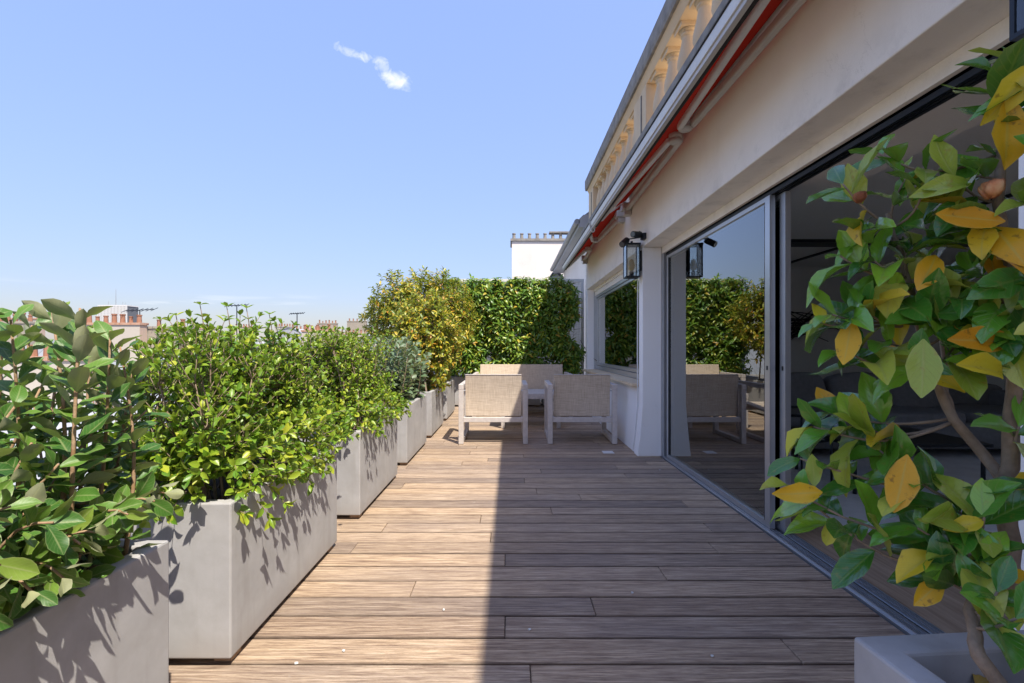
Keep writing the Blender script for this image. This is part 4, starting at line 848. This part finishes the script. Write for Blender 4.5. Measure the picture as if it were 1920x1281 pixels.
tips = [(1642,285,.95,7),(1580,345,.94,6),(1612,440,.95,6),(1700,330,.93,5),(1735,345,.88,4),(1790,330,.86,6),(1860,120,.85,5),(1905,95,.84,5),(1930,180,.8,6),(1880,290,.85,5),
        (1575,480,.95,6),(1640,490,.93,7),(1700,470,.92,7),(1745,440,.9,6),(1820,430,.86,7),(1880,450,.84,7),(1560,590,.95,6),(1535,605,.97,5),(1610,570,.93,7),(1680,560,.92,7),(1740,590,.88,7),(1800,560,.86,7),(1860,600,.83,7),
        (1590,660,.95,5),(1660,640,.92,6),(1720,680,.85,5),(1790,650,.86,7),(1900,640,.8,6),(1560,775,1.0,7),(1525,800,.99,7),(1500,860,.97,4),(1480,912,.95,4),(1530,950,.94,4),(1600,800,.96,6),(1650,845,.92,6),(1695,880,.88,5),
        (1700,925,.86,4),(1720,990,.84,5),(1750,1030,.82,6),(1800,960,.82,6),(1845,970,.78,6),(1770,1085,.80,6),(1850,1060,.76,6),(1905,1160,.68,5),(1910,800,.8,6),(1930,520,.8,6),(1925,380,.8,6),(1960,900,.74,6),(2000,600,.74,6),(1850,420,.84,6),(1880,545,.82,6),(1825,515,.86,7),(1765,520,.9,6),(1705,525,.93,6),(1895,690,.8,6),(1665,430,.95,6),(1830,330,.86,6),(1890,190,.82,5),(1790,610,.86,6),(1870,1110,.72,5),(1790,1040,.8,5),(2010,300,.76,6)]
for px, py, Y, nl in tips:
    tip = at(px, py, Y); cand = [p for p in TP if p.z < tip.z+.06 and (p-tip).length > .03] or TP; b = min(cand, key=lambda p: (p-tip).length+.35*abs(p.z-tip.z+.05)); L = (tip-b).length
    pts = curve(b, tip, Vector((0, 0, -.12*L))+pl.rv(.05*L), 7); pl.shoot(pts, .0022+.006*min(L, .5), .0018, 6)
    n_along = int((nl+L/.05)*.8)
    for i in range(n_along):
        q = 1-.62*(i/n_along)**1.1; s = q*6; a = int(min(s, 5)); p = pts[a].lerp(pts[a+1], s-a); ax = (pts[a+1]-pts[a]).normalized(); an = i*2.4+r.uniform(-.4, .4)
        rd = Matrix.Rotation(an, 3, ax) @ ax.orthogonal().normalized(); tp = 1-i/n_along
        d = ax*(.25+.5*tp)+rd*.85+Vector((0, 0, -.05))+pl.rv(.15); n = UP*.62+ax*.35-rd*.25+Vector((-.1, -.42, 0))+pl.rv(.28)
        x = r.random(); kind = 1 if x < .08 else (2 if x < .27 else 0)
        if kind == 1: d += Vector((0, 0, -.5))
        pl.leaf(p, d, n, r.uniform(.066, .120)*(.75 if i < 2 else 1), kind)
for px, py, Y, sz, dv in ((1730,690,.80,.10,(-.2,-.2,-1)),(1590,640,.90,.085,(-.15,0,-1)),(1500,925,.92,.085,(-1,0,-.05)),(1810,410,.82,.095,(1,-.1,-.2)),(1890,250,.8,.12,(.05,0,-1)),(1690,905,.84,.10,(-.3,-.1,-1)),(1745,505,.86,.09,(.5,0,.8)),(1850,690,.78,.10,(1,0,-.1)),(1790,970,.78,.10,(1,-.1,.1)),(1775,345,.84,.085,(-1,0,.0)),(1905,165,.78,.10,(-.6,0,-.8)),(1525,880,.94,.06,(.1,0,-1)),(1555,1000,.92,.06,(-.1,0,-1))):
    p = at(px, py, Y)-Vector(dv).normalized()*sz*.5; pl.leaf(p, dv, Vector((-.3, -1, .5)), sz, 2 if sz < .07 or px in (1730, 1790, 1775) else 1)
rt = thing('camellia_shrub', 'leafy evergreen shrub with some yellow and orange leaves in the pot beside the open door', 'shrub', (.9, .66, .48))
finish(pl, rt, 'trunk', 'bark', ca_t, ['camellia_leaf', 'camellia_yellow', 'camellia_lime'], 300, lambda l: (1 if l[0].x/l[0].y < 1.12 else .1)*l[3]/(l[0]-CAM).length + (10 if l[4] else 0))
for px, py, Y, s in ((1860, 352, .82, .021), (1612, 368, .93, .014)):
    c = at(px, py, Y); mb = MB()
    for k in range(9):
        a = k*2.4; rr = s*(.25+.09*k); mb.cushion(c+Vector((rr*math.cos(a)*.6, rr*math.sin(a)*.6, -.25*s+.12*s*(k % 3))), s*1.2, s*.5, s*1.3, .8, 5, Matrix.Rotation(a+1.57, 3, 'Z') @ Matrix.Rotation(.4, 3, 'X'), .15)
    part(rt, 'withered_flower', mb, 'withered_petal', True)
dl = leaf_template(6, 4, wid=.5, peak=.5, fold=.3, curl=.5, serr=.03, wave=.4)
for i, (dx, dy, rz, mm, lab) in enumerate(((-.14, .12, .4, 'dry_leaf', 'curled brown fallen leaf on the soil at the pot corner'), (-.10, .03, 2.2, 'camellia_yellow', 'yellow fallen leaf lying on the pot soil by the trunk'), (-.17, -.02, 4.0, 'dry_leaf', 'dry tan fallen leaf against the inner rim of the pot'))):
    o = link('fallen_leaf', tmpl_mesh('fallen_leaf', dl, mm)); o.location = (.93+dx, .70+dy, .505); o.rotation_euler = (.15, -.2, rz); o.scale = (.09, .09, .09); o['label'] = lab; o['category'] = 'leaf'; o['group'] = 'fallen leaves in the pot'

# ------------------------------------------------------------------ end of the terrace: screen, neighbour, chimney
sc = thing('glass_screen', 'pale metal framed wired glass screen behind the hedge', 'screen', (0, 9.62, 0))
fr = MB().box(-1.56, 1.46, 9.60, 9.65, 2.40, 2.455); 
for x in (-1.56, -.55, .45, 1.40): fr.box(x, x+.06, 9.601, 9.649, -.03, 2.399)
part(sc, 'frame', fr, 'white_paint')
for x in (-1.5, -.49, .51): part(sc, 'pane', box(x+.002, x+(.938 if x < 0 else .886), 9.62, 9.628, .02, 2.398), 'wired_glass')
nb = thing('neighbour_building', 'cream neighbouring facade with long eave beyond the glass screen', 'building', (2.5, 11, 0))
part(nb, 'wall', box(1.50, 6.0, 8.46, 13.6, -20, 3.2), 'plaster_cream'); part(nb, 'eave', MB().prism([(1.20,3.20),(1.55,3.202),(1.55,3.42),(1.28,3.42),(1.20,3.34)], 8.48, 13.7), 'zinc_pale')
part(nb, 'gutter', MB().tube([(1.17, 8.48, 3.30), (1.17, 13.7, 3.30)], .05, 10), 'zinc'); part(nb, 'roof', MB().prism([(1.3,3.422),(6,3.422),(6,4.4),(2.6,4.4)], 8.5, 13.6), 'zinc')
gb = thing('gabled_hood', 'small grey gabled zinc hood below the white chimney', 'roof hood', (1.25, 13.9, 2.9)); part(gb, 'roof', MB().prism([(.98,2.93),(1.28,3.36),(1.52,3.10),(1.52,3.04),(1.28,3.30),(1.02,2.91)], 13.72, 15.2), 'slate'); part(gb, 'gable', MB().prism([(1.03,2.9),(1.50,2.9),(1.50,3.04),(1.28,3.27)], 13.8, 15.1), 'zinc_pale')
single('far_terrace_wall', box(-1.6, 1.45, 11.5, 11.7, -20, 2.0), 'plaster_white', 'white terrace wall beyond the glass screen', 'wall')
ch = thing('white_chimney', 'broad white rendered chimney with stained sides rising beyond the hedge', 'chimney', (1.1, 16.5, 0))
part(ch, 'stack', box(.05, 2.3, 16, 17, -20, 4.62), 'chimney_white'); part(ch, 'cap', box(.0, 2.35, 15.95, 17.05, 4.622, 4.70), 'stone_dark')
for i in range(9): part(ch, 'flue_pot', MB().lathe((.12+i*.26, 16.2, 4.70), [(.06,0),(.05,.18),(.065,.19),(.065,.22)], 8), 'stone_dark')
part(ch, 'cowl_bar', box(1.3, 2.3, 16.1, 16.4, 4.925, 4.97), 'stone_dark')

# ------------------------------------------------------------------ the city beyond the planters
pot_me = mesh_of('chimney_pot', MB().lathe((0, 0, 0), [(.13,0),(.11,.38),(.14,.40),(.14,.46),(.10,.46)], 8), 'terracotta')
win_me = mesh_of('window', MB().box(-.55, .55, -.04, .03, 0, 2.0), 'glass_dark'); winf_me = mesh_of('window_frame', MB().box(-.65, -.55, -.08, .03, -.1, 2.1).box(.55, .65, -.08, .03, -.1, 2.1).box(-.55, .55, -.08, .03, 2.0, 2.1).box(-.55, .55, -.08, .03, -.1, 0).box(-.03, .03, -.06, .0, 0, 2.0), 'white_paint')
def stack(parent, x, y, z, ln, h, n, mat='brick', along='x', w=.6):
    sx, sy = (ln, w) if along == 'x' else (w, ln)
    s = part(parent, 'chimney_stack', MB().box(x-sx/2, x+sx/2, y-sy/2, y+sy/2, z, z+h).box(x-sx/2-.06, x+sx/2+.06, y-sy/2-.06, y+sy/2+.06, z+h, z+h+.14), mat)
    for i in range(n):
        q = (i+.5)/n-.5; o = link('chimney_pot', pot_me, s); k = R.uniform(.85, 1.3)
        o.location = Vector((x+(q*ln if along == 'x' else 0), y+(q*ln if along != 'x' else 0), z+h+.14))-absloc(parent); o.scale = (min(k, 1.1),)*2+(k,)
    return s
def antenna(px, py, Y, h, label):
    p = at(px, py, Y); mb = MB().tube([p-Vector((0, 0, h)), p], .02*Y/20, 5); L = .9
    t = thing('antenna', label, 'antenna', p-Vector((0, 0, h)), 'rooftop aerials'); part(t, 'mast', mb, 'dark_metal'); b = part(t, 'boom', MB().tube([p+Vector((-L, 0, -.03)), p+Vector((L, 0, .06))], .015*Y/20, 5), 'dark_metal')
    for i in range(7): q = p+Vector((-L+2*L*i/6, 0, -.03+.09*i/6)); part(b, 'element', MB().tube([q-Vector((0, .3, .12)), q+Vector((0, .3, .12))], .012*Y/20, 4), 'dark_metal')
def house(label, x0, x1, y0, y1, zt, rh, wall, roof, stacks=(), wins=True, inset=1.4):
    t = thing('apartment_house', label, 'building', ((x0+x1)/2, (y0+y1)/2, GZ), 'houses across the street')
    part(t, 'wall', box(x0, x1, y0, y1, GZ+.01, zt), wall); part(t, 'cornice', box(x0-.25, x1+.25, y0-.25, y1+.25, zt+.002, zt+.3), 'limestone_pale')
    i = inset; z0, z1 = zt+.302, zt+.3+rh; V = [(x0,y0,z0),(x1,y0,z0),(x1,y1,z0),(x0,y1,z0),(x0+i,y0+i,z1),(x1-i,y0+i,z1),(x1-i,y1-i,z1),(x0+i,y1-i,z1)]
    rf = part(t, 'roof', MB().add(V, [(0,3,2,1),(4,5,6,7),(0,1,5,4),(1,2,6,5),(2,3,7,6),(3,0,4,7)]), roof)
    n = max(3, int((x1-x0)/.8)); 
    for k in range(1, n):                                 # standing seams of the zinc sheets on the camera side
        x = x0+(x1-x0)*k/n; xx = x0+i+(x1-x0-2*i)*k/n; part(rf, 'seam', MB().beam((x, y0+.02, z0+.03), (xx, y0+i, z1+.02), .05, .05), roof)
    if wins:
        for fl in range(3):
            z = zt-3.0-fl*3.1; m = max(2, int((x1-x0)/2.6))
            for k in range(m):
                w = link('window', win_me, t); w.location = Vector((x0+(x1-x0)*(k+.5)/m, y0, z))-absloc(t); link('window_frame', winf_me, w)
            m = max(2, int((y1-y0)/2.6))
            for k in range(m):
                w = link('window', win_me, t); w.location = Vector((x1, y0+(y1-y0)*(k+.5)/m, z))-absloc(t); w.rotation_euler = (0, 0, math.pi/2); link('window_frame', winf_me, w)
    for s in stacks: stack(t, *s)
    return t
house('low house with pale zinc roof directly across the street', -34, -11.5, 9, 24, -3.4, 2.2, 'limestone_pale', 'zinc_pale', [(-16, 17, -.95, 3.0, 1.6, 6)], True, 3.0)
house('stone house with brick chimney wall and a row of terracotta pots', -36, -19.5, 29, 38, -.6, 1.5, 'limestone', 'zinc', [(-24.4, 29.8, .3, 3.6, 2.2, 7, 'brick'), (-21.4, 30.5, .3, 3.0, 2.0, 2, 'limestone'), (-33, 32, .4, 3, 2.3, 6, 'limestone')], True)
house('house with pale roof beside the street end', -19.0, -8.0, 40, 52, -1.4, 2.4, 'limestone_pale', 'zinc', [(-16.5, 42, .6, 3, 1.9, 6), (-11, 43, .6, 2.4, 1.2, 5)], True)
house('long house with many orange chimney pots along its ridge', -30, -12, 62, 74, -.2, 2.4, 'limestone', 'slate', [(-27, 64, 1.5, 4, 1.9, 8), (-21, 64, 1.4, 4, 1.5, 8), (-15.5, 64, 1.2, 4, 1.2, 9)], False)
house('white house with broad square chimneys on the skyline', -46, -25, 88, 100, 1.2, 2.4, 'limestone_pale', 'zinc_pale', [(-42, 90, 3.0, 3.4, 2.0, 7, 'limestone_pale'), (-34, 90, 3.0, 3.6, 2.6, 6, 'limestone'), (-28.5, 90, 3.0, 3.6, 3.0, 5, 'limestone')], False)
house('far house with a flat zinc roof behind the white house', -75, -45, 96, 112, 1.0, 2.0, 'limestone', 'zinc', [(-70, 98, 2.5, 4, 2.2, 8), (-62, 98, 2.5, 4, 2.4, 8), (-54, 98, 2.5, 3.6, 2.8, 7)], False)
house('far stone house low on the skyline past the yellow-green shrub', -32, -14, 120, 134, .6, 2.0, 'limestone_pale', 'zinc', [(-29, 122, 2.5, 4, 2.6, 9), (-22, 122, 2.5, 4, 2.2, 8), (-17, 122, 2.5, 3, 3.0, 6)], False)
house('far left house with orange chimney pots above a grey roof', -72, -42, 44, 60, -.5, 2.0, 'limestone', 'zinc', [(-50, 46, 1.2, 4, 2.2, 6), (-58, 46, 1.2, 4, 2.5, 7), (-46, 46, 1.2, 3, 2.6, 4)], False)
house('low zinc roofed house behind the first planters', -60, -38, 18, 34, -2.2, 2.2, 'limestone_pale', 'zinc_pale', [(-44, 24, .0, 3, 2.8, 5)], True, 3)
house('deep zinc roofed house at the bend of the street', -34, -6, 140, 160, -2, 3, 'limestone', 'zinc', [(-30, 142, .8, 5, 3.8, 8), (-12, 142, .8, 5, 3.2, 8)], False)
vt = thing('barrel_roof', 'curved grey zinc barrel roof among the chimneys', 'roof', (-19, 43.5, -.5)); prof = [(-21.1+1.9*math.cos(a)*-1, .9+2.1*math.sin(a)) for a in [i*math.pi/12 for i in range(13)]]
part(vt, 'vault', MB().prism(prof, 46, 52), 'zinc_pale')
for k in range(13): part(vt, 'rib', MB().tube([(p[0], 45.98, p[1]) for p in prof], .05, 4), 'zinc') if k == 0 else None
tw_ = thing('tower_block', 'white gridded high-rise with antennas on its roof', 'tower', (-570, 720, GZ)); xa, xb = (183-VX)/F*700, (238-VX)/F*700; zt = HC+(VY-572)/F*700
part(tw_, 'core', box(xa+.6, xb-.6, 700.6, 722, GZ, zt-.5), 'slate'); part(tw_, 'roof_band', box(xa, xb, 700, 722.5, zt-1.6, zt), 'white_paint')
fin = mesh_of('fin', box(-.62, .62, -.3, .3, GZ-zt, -1.6), 'white_paint')
for k in range(21): o = link('fin', fin, tw_); o.location = Vector((xa+.5+(xb-xa-1)*k/20, 700.3, zt))-absloc(tw_)
for k in range(14): z = zt-4.5-k*3.4; part(tw_, 'floor_band', box(xa+.3, xb-.3, 700.35, 700.62, z, z+.8), 'limestone_pale')
for px, h in ((211, 24), (197, 6), (224, 5), (229, 4)): x = (px-VX)/F*700; part(tw_, 'mast', MB().tube([(x, 706, zt-1), (x, 706, zt+h)], [.5, .18], 6), 'zinc')
antenna(262, 582, 29.8, 1.7, 'bent television aerial over the brick chimney wall with pots'); antenna(444, 573, 42, 3.2, 'television aerial standing above the bright green shrub'); antenna(557, 588, 64, 3.0, 'thin aerial mast on the long house ridge')
